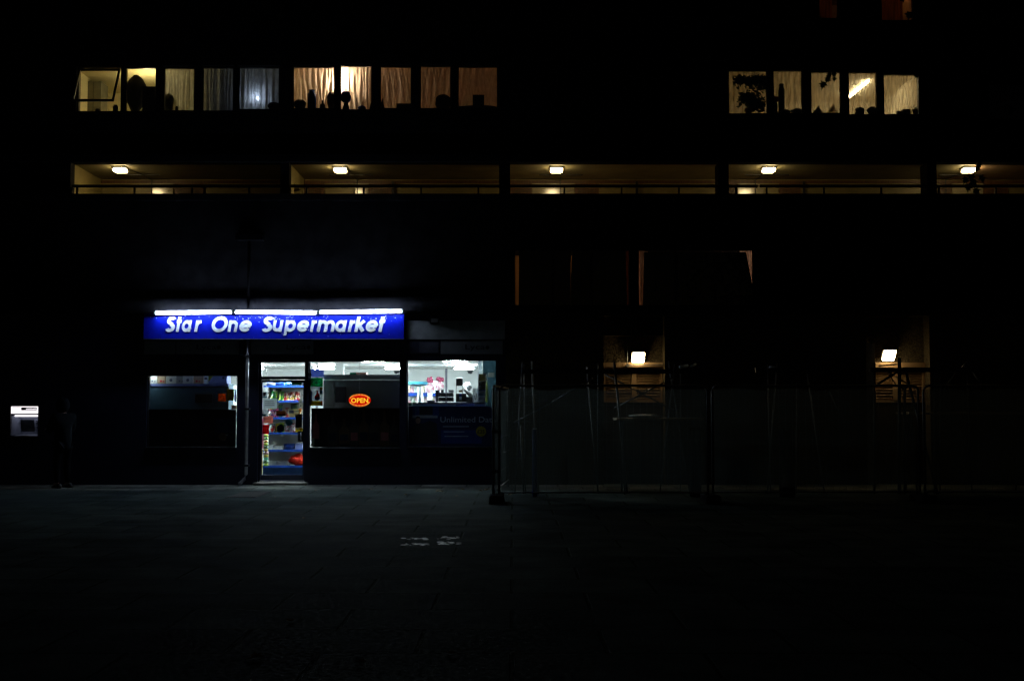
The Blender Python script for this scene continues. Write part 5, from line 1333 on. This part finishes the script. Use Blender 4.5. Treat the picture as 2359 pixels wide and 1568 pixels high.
def add_leaf(q, s, tip):
    vs, fs = leaf_shape(s, .35, rt)
    y_ = Vector(tip).normalized(); x_ = y_.cross(Vector((rt.uniform(-.4, .4), -1, rt.uniform(-.4, .4)))).normalized(); z_ = x_.cross(y_)
    b = len(cr.v)
    cr.v += [tuple(Vector(q) + x_ * v[0] + y_ * (v[1] - .2 * s) + z_ * v[2]) for v in vs]; cr.f += [tuple(b + i for i in f) for f in fs]
def allowed(q):
    u, v = proj(q)
    if u < 1560 and v > -40: return False
    if -8 < v < 470:
        if u > 2255 and v < 300: return rt.random() < .75
        if 1880 < u < 2110 and v < 46: return rt.random() < .35
        return u > 2225 and v < 300
    return v <= -8 or (u > 2225 and v > 470)
for L in limbs:
    for k in range(330):
        i = rt.randrange(len(L) - 1); f = rt.random(); p = Vector(L[i]).lerp(Vector(L[i + 1]), f)
        q = p + Vector((rt.gauss(0, .42), rt.gauss(0, .5), rt.gauss(-.05, .36)))
        if not allowed(q): continue
        add_leaf(q, rt.uniform(.07, .12), (rt.uniform(-.6, .6), rt.uniform(-.5, .5), -1))
# hanging sprays that reach into the picture
def spray(path, leaves):
    tw.path(path, .006, 5, .003)
    for q, s, tip in leaves: add_leaf(q, s, tip)
P_ = lambda u, v, dy=0: pt(u, v, TY + dy)
spray([P_(1932, -40), P_(1924, 120), P_(1916, 168), P_(1903, 188)], [(P_(1895, 199), .085, (-.3, 0, -1)), (P_(1905, 186), .07, (-.5, 0, -1)), (P_(1911, 176), .06, (.2, 0, -1)), (P_(1921, 174), .065, (.1, 0, -1)), (P_(1922, 184), .05, (.05, 0, -1)), (P_(1891, 164), .05, (-.6, 0, -1))])
spray([P_(2128, -30), P_(2124, 120), P_(2113, 168)], [(P_(2109, 176), .08, (-.5, 0, -1)), (P_(2120, 158), .07, (.3, 0, -1))])
spray([P_(2300, 300), P_(2262, 362), P_(2249, 386), P_(2240, 402)], [(P_(2249, 391), .075, (-.4, 0, -1)), (P_(2257, 381), .06, (.6, 0, -1)), (P_(2236, 410), .08, (-.2, 0, -1)), (P_(2222, 418), .08, (-.5, 0, -1)), (P_(2243, 425), .09, (.2, 0, -1)), (P_(2229, 436), .09, (0, 0, -1)), (P_(2250, 444), .08, (.4, 0, -1)), (P_(2262, 415), .08, (.3, 0, -1))])
tw.build('twigs', M['bark'], tree, smooth=True)
cr.build('crown', M['leaf_green'], tree)

# ------------------------------------------------------------------ person at the cash machine
mk('coat_cloth', (.009, .010, .012), (.006, .007, .008), scale=14, rough=.95, spec=0); mk('trouser_cloth', (.008, .008, .010), rough=.95, spec=0); mk('skin', (.36, .20, .14), (.32, .17, .12), scale=9, rough=.5); mk('shoe', (.02, .02, .02), rough=.5)
base = gz(146, 1121); base.y = -.95; base.x = pt(146, 1000, -.95).x
PER = thing('person', 'person in a dark hooded coat standing in the dark right of the cash machine', 'person', tuple(base))
FA = R(48)                                  # turned towards the machine, up and left
fw = Vector((-math.sin(FA), math.cos(FA), 0)); sd = Vector((fw.y, -fw.x, 0))   # forward, right-hand side
def W_(s, f, z): return base + sd * s + fw * f + Vector((0, 0, z))
def skin(name, pts, edges, mat, parent, root=0, sub=2):
    me = bpy.data.meshes.new(name); o = bpy.data.objects.new(name, me); COL.objects.link(o)
    org = ORG[parent.name]
    me.from_pydata([tuple(Vector(p[0]) - org) for p in pts], edges, []); me.materials.append(mat)
    sk = o.modifiers.new('skin', 'SKIN'); sk.use_smooth_shade = True
    if not me.skin_vertices: me.skin_vertices.new(name='')
    L = me.skin_vertices[0].data
    for i, p in enumerate(pts):
        r = p[1]; L[i].radius = r if isinstance(r, tuple) else (r, r); L[i].use_root = (i == root)
    ss = o.modifiers.new('subsurf', 'SUBSURF'); ss.levels = sub; ss.render_levels = sub
    o.parent = parent; ORG[o.name] = org
    return o
B_ = [(W_(0, 0, .93), (.14, .11)), (W_(0, .01, 1.12), (.13, .10)), (W_(0, .02, 1.32), (.13, .09)), (W_(0, .02, 1.44), (.09, .075)), (W_(0, .05, 1.52), .052), (W_(0, .08, 1.60), .085), (W_(0, .075, 1.68), .082),
      (W_(.17, .01, 1.37), .05), (W_(.22, .10, 1.14), .044), (W_(.15, .33, 1.20), .030), (W_(-.17, .01, 1.37), .05), (W_(-.22, .10, 1.14), .044), (W_(-.13, .34, 1.16), .030),
      (W_(.09, 0, .86), .085), (W_(.10, .03, .48), .058), (W_(.11, -.02, .10), .040), (W_(.12, .11, .045), .035), (W_(-.09, 0, .86), .085), (W_(-.11, .02, .48), .058), (W_(-.12, -.03, .10), .040), (W_(-.13, .10, .045), .035)]
skin('body', B_, [(0, 1), (1, 2), (2, 3), (3, 4), (4, 5), (5, 6), (2, 7), (7, 8), (8, 9), (2, 10), (10, 11), (11, 12), (0, 13), (13, 14), (14, 15), (15, 16), (0, 17), (17, 18), (18, 19), (19, 20)], M['skin'], PER)
skin('trousers', [(W_(0, 0, .92), (.155, .125)), (W_(.095, 0, .84), .10), (W_(.105, .03, .48), .074), (W_(.11, -.02, .09), .062), (W_(-.095, 0, .84), .10), (W_(-.115, .02, .48), .074), (W_(-.12, -.03, .09), .062)], [(0, 1), (1, 2), (2, 3), (0, 4), (4, 5), (5, 6)], M['trouser_cloth'], PER)
skin('coat', [(W_(0, 0, .98), (.20, .16)), (W_(0, 0, .72), (.215, .17)), (W_(0, .01, 1.16), (.185, .145)), (W_(0, .02, 1.34), (.19, .14)), (W_(0, .02, 1.46), (.10, .09)), (W_(.19, .01, 1.385), .105), (W_(.245, .10, 1.12), .066), (W_(.165, .28, 1.185), .050), (W_(-.19, .01, 1.385), .105), (W_(-.245, .10, 1.12), .066), (W_(-.145, .29, 1.15), .050)], [(0, 1), (0, 2), (2, 3), (3, 4), (3, 5), (5, 6), (6, 7), (3, 8), (8, 9), (9, 10)], M['coat_cloth'], PER)
# hood: open towards the face
m = MB(); nA, nB = 12, 8
hc = W_(0, .045, 1.625)
for j in range(nB + 1):
    b = R(-62 + 152 * j / nB)
    for i in range(nA + 1):
        a = R(40 + 280 * i / nA)
        d = fw * (math.cos(a) * math.cos(b) * .128) + sd * (math.sin(a) * math.cos(b) * .122) + Vector((0, 0, math.sin(b) * .155))
        m.v.append(tuple(hc + d))
for j in range(nB):
    for i in range(nA):
        k = j * (nA + 1) + i; m.f.append((k, k + 1, k + nA + 2, k + nA + 1))
o = m.build('hood', M['coat_cloth'], PER, smooth=True); so = o.modifiers.new('thick', 'SOLIDIFY'); so.thickness = .012
m = MB(); m.blob(tuple(W_(0, .168, 1.60)), .014, .02, .022, 0, 8, 6)
m.build('nose', M['skin'], PER, smooth=True)
m = MB(); [m.blob(tuple(W_(s * .032, .150, 1.635)), .012, .010, .008, 0, 8, 6) for s in (-1, 1)]; m.build('eyes', M['shoe'], PER, smooth=True)
m = MB(); m.blob(tuple(W_(0, .152, 1.558)), .024, .010, .007, 0, 8, 5); m.build('mouth', pm('lip', (.3, .12, .1)), PER, smooth=True)
for s, wx, wz in ((1, .15, 1.20), (-1, -.13, 1.16)):
    f0 = .33 if s > 0 else .34
    hp = [(W_(wx, f0, wz), .026), (W_(wx - s * .005, f0 + .045, wz + .005), (.036, .020)), (W_(wx - s * .008, f0 + .085, wz + .004), (.036, .017))]
    hand = skin('hand', hp, [(0, 1), (1, 2)], M['skin'], PER)
    for i, (off, ln) in enumerate(((-.027, .062), (-.009, .074), (.009, .070), (.027, .054))):
        a0 = W_(wx - s * .008 + off, f0 + .075, wz + .004); a1 = W_(wx - s * .008 + off * 1.15, f0 + .09 + ln * .5, wz - .004); a2 = W_(wx - s * .008 + off * 1.1, f0 + .09 + ln * .85, wz - .026)
        skin('finger', [(a0, .009), (a1, .0085), (a2, .007)], [(0, 1), (1, 2)], M['skin'], hand, sub=1)
    skin('thumb', [(W_(wx - s * .02, f0 + .03, wz), .011), (W_(wx - s * .052, f0 + .062, wz - .004), .010), (W_(wx - s * .058, f0 + .098, wz - .014), .008)], [(0, 1), (1, 2)], M['skin'], hand, sub=1)
for s in (-1, 1):
    m = MB(); c = W_(s * .12, .06, .045); m.blob(tuple(c), .001, .001, .001, 0, 4, 3); m = MB()
    rr_ = []
    for k in range(9):
        f_ = -.10 + .30 * k / 8; w_ = .045 * math.sin(PI * (.18 + .70 * k / 8)) ** .5; h_ = .10 - .055 * k / 8
        rr_.append((f_, w_, h_))
    for f_, w_, h_ in rr_:
        for sx, z in ((-1, .006), (1, .006), (.8, h_), (-.8, h_)): m.v.append(tuple(W_(s * .115 + sx * w_, f_ - .02, z)))
    for k in range(8):
        for i in range(4): m.f.append((k * 4 + i, k * 4 + (i + 1) % 4, k * 4 + 4 + (i + 1) % 4, k * 4 + 4 + i))
    m.f += [(3, 2, 1, 0), (32, 33, 34, 35)]
    m.build('shoe', M['shoe'], PER, smooth=True)
# ------------------------------------------------------------------ curtains, lamps and sill clutter of the flats
M['net_peach'] = cloth('net_peach', (.80, .66, .54), thru=.10, trans=.62, weave=26, stretch=(1, 1, .25), var=.3)
M['net_grey'] = cloth('net_grey', (.62, .62, .60), thru=.16, trans=.6, weave=30, stretch=(1, 1, .25), var=.35)
M['net_sheer'] = cloth('net_sheer', (.80, .68, .48), thru=.38, trans=.6, weave=16, stretch=(1, 1, .12), var=.55)
M['curtain_orange'] = cloth('curtain_orange', (.45, .16, .05), thru=.02, trans=.6, weave=20, stretch=(1, 1, .1), var=.5)
M['curtain_pale'] = cloth('curtain_pale', (.7, .52, .42), thru=.03, trans=.55, weave=20, stretch=(1, 1, .1))
mk('curtain_black', (.03, .025, .025), rough=.9); mk('silhouette', (.03, .025, .022), (.02, .017, .015), scale=8, rough=.8)
mk('blue_glass', (.01, .05, .30), rough=.2); mk('cupboard_grey', (.16, .15, .10), rough=.7); mk('terracotta', (.25, .09, .04), rough=.8)
def curtain(u0, u1, v0, v1, y, mat, lab, seed, amp=.03, name='net_curtain', group=None, slant=.0, gather=1.0):
    x0, x1, z0, z1 = rc(u0, u1, v0, v1, y); z0 -= .25; z1 += .06
    rn = random.Random(seed); nx = max(12, int((x1 - x0) / .016)); nz = 14
    ws = [(rn.uniform(.035, .16), rn.uniform(0, 6.28), rn.uniform(.4, 1), rn.uniform(-slant, slant)) for _ in range(7)]
    m = MB()
    for j in range(nz + 1):
        b = j / nz
        for i in range(nx + 1):
            x = x0 + (x1 - x0) * i / nx
            w_ = sum(a * math.sin(2 * PI * (x + s * b) / p + ph + .6 * math.sin(3 * b + ph)) for p, ph, a, s in ws) / 3.2
            m.v.append((x + .01 * math.sin(5 * b + i * .3), y + amp * w_ * (1.2 - .55 * b), z0 + (z1 - z0) * b))
    for j in range(nz):
        for i in range(nx):
            a = j * (nx + 1) + i; m.f.append((a, a + 1, a + nx + 2, a + nx + 1))
    return one(m, name, M[mat], lab, 'curtain', group, smooth=True)
curtain(366, 543, 151, 256, .46, 'net_grey', 'dull net curtain behind the third and fourth panes of the left window row', 1)
curtain(543, 662, 150, 254, .47, 'net_grey', 'bluish net curtain lit by a small white lamp in the left window row', 2)
curtain(660, 865, 147, 252, .50, 'net_peach', 'bright peach net curtain lit by a lamp in the middle window row', 3, slant=.3)
curtain(862, 1158, 147, 252, .46, 'net_peach', 'brown folded net curtain fading to dark, right part of the middle window row', 4, amp=.045, slant=.3)
curtain(1670, 1862, 157, 262, .52, 'net_sheer', 'thin cream curtain behind the bushy plant in the right window row', 5, slant=.5)
curtain(1943, 2132, 160, 266, .50, 'net_sheer', 'thin cream curtain in front of the ceiling tube in the right window row', 6, slant=.3)
curtain(1858, 1946, 158, 262, .55, 'net_sheer', 'thin smooth curtain in the middle pane of the right window row', 7, amp=.008)
curtain(1876, 1915, -70, 44, .4, 'curtain_orange', 'dim orange curtain in the topmost window at the left of two', 8, name='curtain')
curtain(2026, 2080, -70, 49, .4, 'curtain_orange', 'dim orange curtain in the topmost window at the right of two', 9, name='curtain')
curtain(2275, 2425, 186, 278, .4, 'curtain_orange', 'dim reddish curtain in the window behind the leaves at the right edge', 10, name='curtain')

def bulb(u, v, y, r, col, L, lab, name='glowing_lamp', h=0, hang=None):
    p = pt(u, v, y)
    t = thing(name, lab, 'lamp', tuple(p))
    mt = em('lamp_glow', col, L)
    if h: MB().lathe((p.x, p.y, p.z - h / 2), [(r * .7, 0), (r, .02), (r, h - .02), (r * .7, h)], 12).build('lamp_shade', mt, t, smooth=True)
    else: MB().blob(tuple(p), r, r, r, 0, 12, 8).build('bulb', mt, t, smooth=True)
    if hang: MB().path([(p.x, p.y, p.z + (h / 2 if h else r) + .001), (p.x, p.y, hang)], .006, 6).build('flex', M['dark_metal'], t)
    else: MB().path([(p.x, p.y, p.z - (h / 2 if h else r) - .001), (p.x, p.y, p.z - .55)], .012, 8).build('stem', M['dark_metal'], t)
    return t
bulb(339, 207, 1.1, .045, (1, .80, .40), 330, 'small bright yellow lamp glimpsed beside the dark bundle in the left window row')
bulb(594, 227, .62, .016, (.60, .72, 1), 360, 'tiny blue white lamp shining through the net curtain', 'small_lamp')
bulb(787, 186, .66, .055, (1, .76, .50), 105, 'tall bright lamp close behind the peach net curtain', h=.42)
bulb(1250, 600, 1.3, .05, (1, .50, .14), 45, 'dim orange lamp inside the curtained first floor window', hang=RA[2] * 0 + pt(0, 573, 0).z + .15)
bulb(1700, 600, 2.0, .05, (1, .66, .45), 230, 'dim lamp behind the black sheet of the right first floor window', hang=pt(0, 573, 0).z + .15)
bulb(1895, -30, 1.2, .05, (1, .5, .18), 12, 'dim lamp in the topmost window, left of two', hang=pt(0, -70, 0).z + .15)
bulb(2060, -30, 1.2, .05, (1, .5, .18), 22, 'dim lamp in the topmost window, right of two', hang=pt(0, -70, 0).z + .15)
bulb(2432, 215, 1.2, .05, (1, .42, .16), 16, 'dim reddish lamp in the window at the right edge', hang=pt(0, 188, 0).z + .15)
# ceiling tube of the right flat, running away from the street
p, q = pt(2000, 187, 1.25), None
z_t = p.z; d1 = (z_t - CAMZ)
q = Vector((p.x - .02, 2.62, z_t)); 
q.x = pt(1956, 222, 2.62).x
t = thing('ceiling_tube', 'white fluorescent tube on the ceiling seen through the thin curtain', 'tube light', tuple((p + q) / 2))
M['tube_warm'] = em('warm_fluorescent', (1, .80, .47), 80)
MB().path([p, q], .022, 10).build('tube', M['tube_warm'], t, smooth=True)
ex = (q - p) / 2; MB().obox((p + q) / 2 + Vector((0, 0, .045)), ex, Vector((.03, 0, 0)), Vector((0, 0, .018))).build('batten', M['white_paint'], t)

# silhouettes on the sills
def dark(kind, u0, u1, v0, v1, y, lab, cat, mat='silhouette', shape='box', seed=0, group=None):
    x0, x1, z0, z1 = rc(u0, u1, v0, v1, y); m = MB(); cx = (x0 + x1) / 2; w_ = (x1 - x0) / 2; h = z1 - z0
    if shape == 'box': m.box(x0, x1, y, y + min(.12, 2 * w_), z0, z1)
    elif shape == 'jar': m.lathe((cx, y + .06, z0), [(w_ * .8, 0), (w_, h * .08), (w_, h * .8), (w_ * .7, h * .9), (w_ * .75, h)], 14)
    elif shape == 'bottle': m.lathe((cx, y + .06, z0), [(w_, 0), (w_, h * .5), (w_ * .4, h * .68), (w_ * .4, h)], 12)
    elif shape == 'bowl': m.lathe((cx, y + .1, z0), [(w_ * .5, 0), (w_ * .9, h * .35), (w_, h * .7), (w_ * .6, h * .95), (w_ * .1, h)], 14)
    elif shape == 'lump': m.blob((cx, y + .1, z0 + h / 2), w_, .12, h / 2, .16, 22, 14, seed)
    elif shape == 'tri': m.prism([(x0, z0), (x1, z0), ((x0 * .4 + x1 * .6), z1)], y, y + .05)
    return one(m, kind, M[mat], lab, cat, group, smooth=shape not in ('box', 'tri'))
def supported(u0, u1, v0, v1, y, top, lab, kind, cat):
    """tall furniture standing on the room floor whose upper part fills the rectangle"""
    x0, x1, z0, z1 = rc(u0, u1, v0, v1, y)
    return x0, x1, z0, z1
x0, x1, z0, z1 = rc(197, 233, 187, 250, 1.5)
t = thing('cupboard', 'tall grey cupboard standing in the yellow lit room behind the open sash', 'cupboard', ((x0 + x1) / 2, 1.5, RA[2] - .9))
MB().box(x0, x1, 1.5, 1.95, RA[2] - .9 + .002, z1).build('cupboard_body', M['cupboard_grey'], t, bevel=.006)
MB().box((x0 + x1) / 2 - .004, (x0 + x1) / 2 + .004, 1.494, 1.4995, RA[2] - .8, z1 - .03).build('door_gap', M['silhouette'], t)
dark('dark_bundle', 287, 331, 169, 257, .50, 'large dark rounded bundle filling the second pane of the left window row', 'bundle', shape='lump', seed=4)
dark('dark_box', 328, 357, 199, 257, .34, 'dark stepped pile beside the bundle in the left window row', 'box')
dark('cushion', 374, 398, 212, 256, .32, 'grey slumped cushion at the left of the third pane', 'cushion', 'cupboard_grey', 'lump', 9)
dark('sill_jar', 215, 229, 247, 257.5, .27, 'low dark pot on the sill under the open sash', 'pot', shape='bowl')
dark('sill_jar', 258, 270, 240, 257.5, .27, 'small dark jar at the right of the sill under the open sash', 'jar', shape='jar')
dark('small_plant_pot', 402, 409, 243, 255, .3, 'small dark pot at the foot of the net curtain in the third pane', 'pot', shape='jar')
dark('dark_bundle', 616, 643, 232, 252, .3, 'dark lump in the right corner of the bluish pane', 'bundle', shape='lump', seed=2)
dark('sill_bowl', 674, 704, 227, 250, .26, 'dark upturned bowl at the left of the peach lit sill', 'bowl', shape='bowl')
dark('blue_jar', 707, 728, 206, 250, .27, 'tall dark blue jar on the peach lit sill', 'jar', 'blue_glass', 'jar')
dark('sill_bottle', 736, 748, 230, 250, .27, 'small dark bottle between the blue jar and the mullion', 'bottle', shape='bottle')
dark('round_pot', 751, 772, 209, 250, .28, 'rounded dark pot half behind the mullion on the peach lit sill', 'pot', shape='bowl')
xx = pt(797, 230, .29)
t = thing('blue_vase', 'dark blue round vase on a dark foot in the brightest pane', 'vase', tuple(pt(797, 252.5, .29)))
k = 25.3 / F
MB().lathe((xx.x, .29, pt(0, 236.5, .29).z), [(6 * k, 0), (11.5 * k, 5 * k), (12.7 * k, 13 * k), (10 * k, 22 * k), (9 * k, 25 * k)], 16).build('bowl', M['blue_glass'], t, smooth=True)
MB().lathe((xx.x, .29, pt(0, 252.8, .29).z), [(9 * k, 0), (8 * k, 4 * k), (5.5 * k, 12 * k), (6 * k, 15.8 * k)], 14).build('foot', M['silhouette'], t, smooth=True)
dark('tall_vase', 813, 831, 211, 252, .56, 'pale shadow of a tall vase behind the peach curtain', 'vase', 'cupboard_grey', 'jar')
dark('blue_cloth', 824, 841, 240, 253, .3, 'small crumpled blue cloth on the peach lit sill', 'cloth', 'blue_glass', 'lump', 3)
dark('sill_twigs', 850, 857, 236, 253, .3, 'dark pointed ornament at the right of the brightest pane', 'ornament', shape='tri')
dark('flat_box', 913, 949, 238, 250, .28, 'low flat dark box on the sill of the middle pane, middle window row', 'box')
dark('leaning_card', 874, 886, 224, 250, .3, 'dark leaning triangle at the left of the middle pane', 'card', shape='tri')
dark('dark_box', 1001, 1040, 214, 250, .3, 'big dark shape low in the fourth pane of the middle window row', 'box', shape='lump', seed=6)
dark('sill_box', 1089, 1115, 218, 250, .3, 'square dark box on the sill of the last pane, middle window row', 'box')
dark('low_bundle', 1054, 1147, 240, 251, .36, 'long low dark bundle along the sill of the last pane', 'bundle', shape='lump', seed=8)
dark('red_box', 1782, 1794, 222, 233, .30, 'small dark red box by the mullion in the right window row', 'box', 'red_ink')
dark('box_stand', 1782, 1791, 233.5, 262, .30, 'dark stand under the small red box', 'stand')
dark('tall_holder', 1794.5, 1809, 192, 262, .31, 'tall dark holder beside the red box', 'holder', shape='jar')
dark('dark_bundle', 1797, 1822, 250, 262, .2, 'low dark lump on the sill of the second pane, right window row', 'bundle', shape='lump', seed=12)
dark('dark_bundle', 1824, 1853, 247, 262, .3, 'dark lumpy pile at the right of the second pane, right window row', 'bundle', shape='lump', seed=14)
dark('draped_cloth', 1870, 1897, 243, 262, .34, 'folded dark cloth triangle at the left of the leafy pane', 'cloth', 'cupboard_grey', 'tri')
dark('draped_cloth', 1905, 1931, 236, 262, .60, 'brown cloth triangle behind the curtain of the leafy pane', 'cloth', 'terracotta', 'tri')
dark('round_pot', 1973, 1994, 244, 265, .28, 'dark pointed pot at the left of the tube lit pane', 'pot', shape='lump', seed=20)
dark('round_pot', 2001, 2025, 243, 265, .28, 'dark rounded pot at the right of the tube lit pane', 'pot', shape='lump', seed=22)
dark('sill_box', 2068, 2079, 255, 264, .28, 'small dark box, left of two on the last sill of the right window row', 'box')
dark('sill_box', 2080.5, 2098, 251, 264, .28, 'larger dark box on the last sill of the right window row', 'box')
# bushy house plant and twigs
def plant(u0, u1, v0, v1, vs, y, n, lab, seed, leaf=.05, cat='plant'):
    rn = random.Random(seed); x0, x1, z0, z1 = rc(u0, u1, v0, v1, y); zb = pt(0, vs, y).z
    t = thing('house_plant', lab, cat, ((x0 + x1) / 2, y, zb))
    cx = (x0 + x1) / 2
    MB().lathe((cx, y, zb + .002), [(.06, 0), (.085, .1), (.08, .11)], 14).build('plant_pot', M['terracotta'], t, smooth=True)
    m = MB(); s = MB()
    for k in range(9):
        a = rn.uniform(x0 + .05, x1 - .05); s.path([(cx + rn.uniform(-.03, .03), y, zb + .11), ((cx + a) / 2, y + rn.uniform(-.03, .03), z0 + (z1 - z0) * .5), (a, y, z0 + (z1 - z0) * rn.uniform(.7, .95))], .006, 5, .002)
    s.build('stems', M['leaf_green'], t)
    cl = [(rn.uniform(x0 + .08, x1 - .08), rn.uniform(z0 + .05, z1 - .06), rn.uniform(.07, .14)) for _ in range(11)]
    for k in range(n):
        c = rn.choice(cl); q = Vector((rn.gauss(c[0], c[2] * .6), y + rn.gauss(0, .05), rn.gauss(c[1], c[2] * .6)))
        q.x = min(max(q.x, x0), x1); q.z = min(max(q.z, zb + .05), z1); q.y = min(max(q.y, .14), .44)
        s_ = leaf * rn.uniform(.6, 1.2); d1 = Vector((rn.uniform(-1, 1), rn.uniform(-.5, .5), rn.uniform(-1, 1))).normalized(); d2 = d1.cross(Vector((rn.uniform(-1, 1), 1, rn.uniform(-1, 1)))).normalized()
        m.quad(q - d1 * s_, q - d2 * s_ * .45, q + d1 * s_, q + d2 * s_ * .45)
    m.build('foliage', M['leaf_green'], t)
plant(1679, 1769, 176, 255, 262, .29, 1500, 'bushy dark house plant filling the first pane of the right window row', 3)
plant(2100, 2122, 245, 262, 264, .29, 60, 'small twiggy house plant in the corner of the last pane, right window row', 5, .03)

# curtains and dark room sheet of the dark first floor windows
def drape(poly, y, mat, lab, name='curtain', d=.02):
    ps = pp(poly, y); m = MB().prism(ps, y, y + d)
    return one(m, name, M[mat], lab, 'curtain')
drape([(1195.5, 560), (1316, 560), (1314.5, 625), (1314, 720), (1195, 720)], .33, 'curtain_black', 'black curtain with an orange gap at its left edge, first floor')
drape([(1319.5, 560), (1441, 560), (1444, 720), (1314.3, 720), (1315, 640)], .36, 'curtain_black', 'black curtain between two thin light gaps, first floor')
curtain(1438, 1462, 573, 704, .48, 'curtain_orange', 'brown curtain strip at the right end of the curtained first floor window', 31, name='curtain')
drape([(1484, 580), (1719, 580), (1735.5, 668), (1736, 720), (1481, 720)], .33, 'curtain_black', 'black sheet with a slanting right edge added for the dark room, first floor window', 'dark_room_sheet')  # sheet added for the dark room, its darkness put into the colour
curtain(1464, 1492, 573, 704, .46, 'curtain_pale', 'pale curtain strip at the left end of the right first floor window', 32, name='curtain')
curtain(1705, 1745, 573, 704, .46, 'curtain_pale', 'peach curtain showing as a bright wedge beside the slanting black sheet', 33, name='curtain')
# ------------------------------------------------------------------ sky and render settings
w = bpy.data.worlds.new('World'); S.world = w; w.use_nodes = True
nt = w.node_tree; nt.nodes.clear()
bg = nt.nodes.new('ShaderNodeBackground'); ow = nt.nodes.new('ShaderNodeOutputWorld')
sky = nt.nodes.new('ShaderNodeTexSky'); sky.sky_type = 'NISHITA'; sky.sun_disc = False
sky.sun_elevation = R(-3); sky.sun_rotation = R(200)
nt.links.new(sky.outputs[0], bg.inputs[0]); bg.inputs[1].default_value = 0.02
nt.links.new(bg.outputs[0], ow.inputs[0])
S.view_settings.view_transform = 'Standard'; S.view_settings.look = 'None'
S.view_settings.exposure = 0; S.view_settings.gamma = 1
S.render.engine = 'CYCLES'
S.cycles.max_bounces = 8; S.cycles.diffuse_bounces = 4; S.cycles.glossy_bounces = 3
S.cycles.transmission_bounces = 4; S.cycles.transparent_max_bounces = 24
S.cycles.caustics_reflective = False; S.cycles.caustics_refractive = False
S.cycles.sample_clamp_indirect = 3.0
S.cycles.use_denoising = True
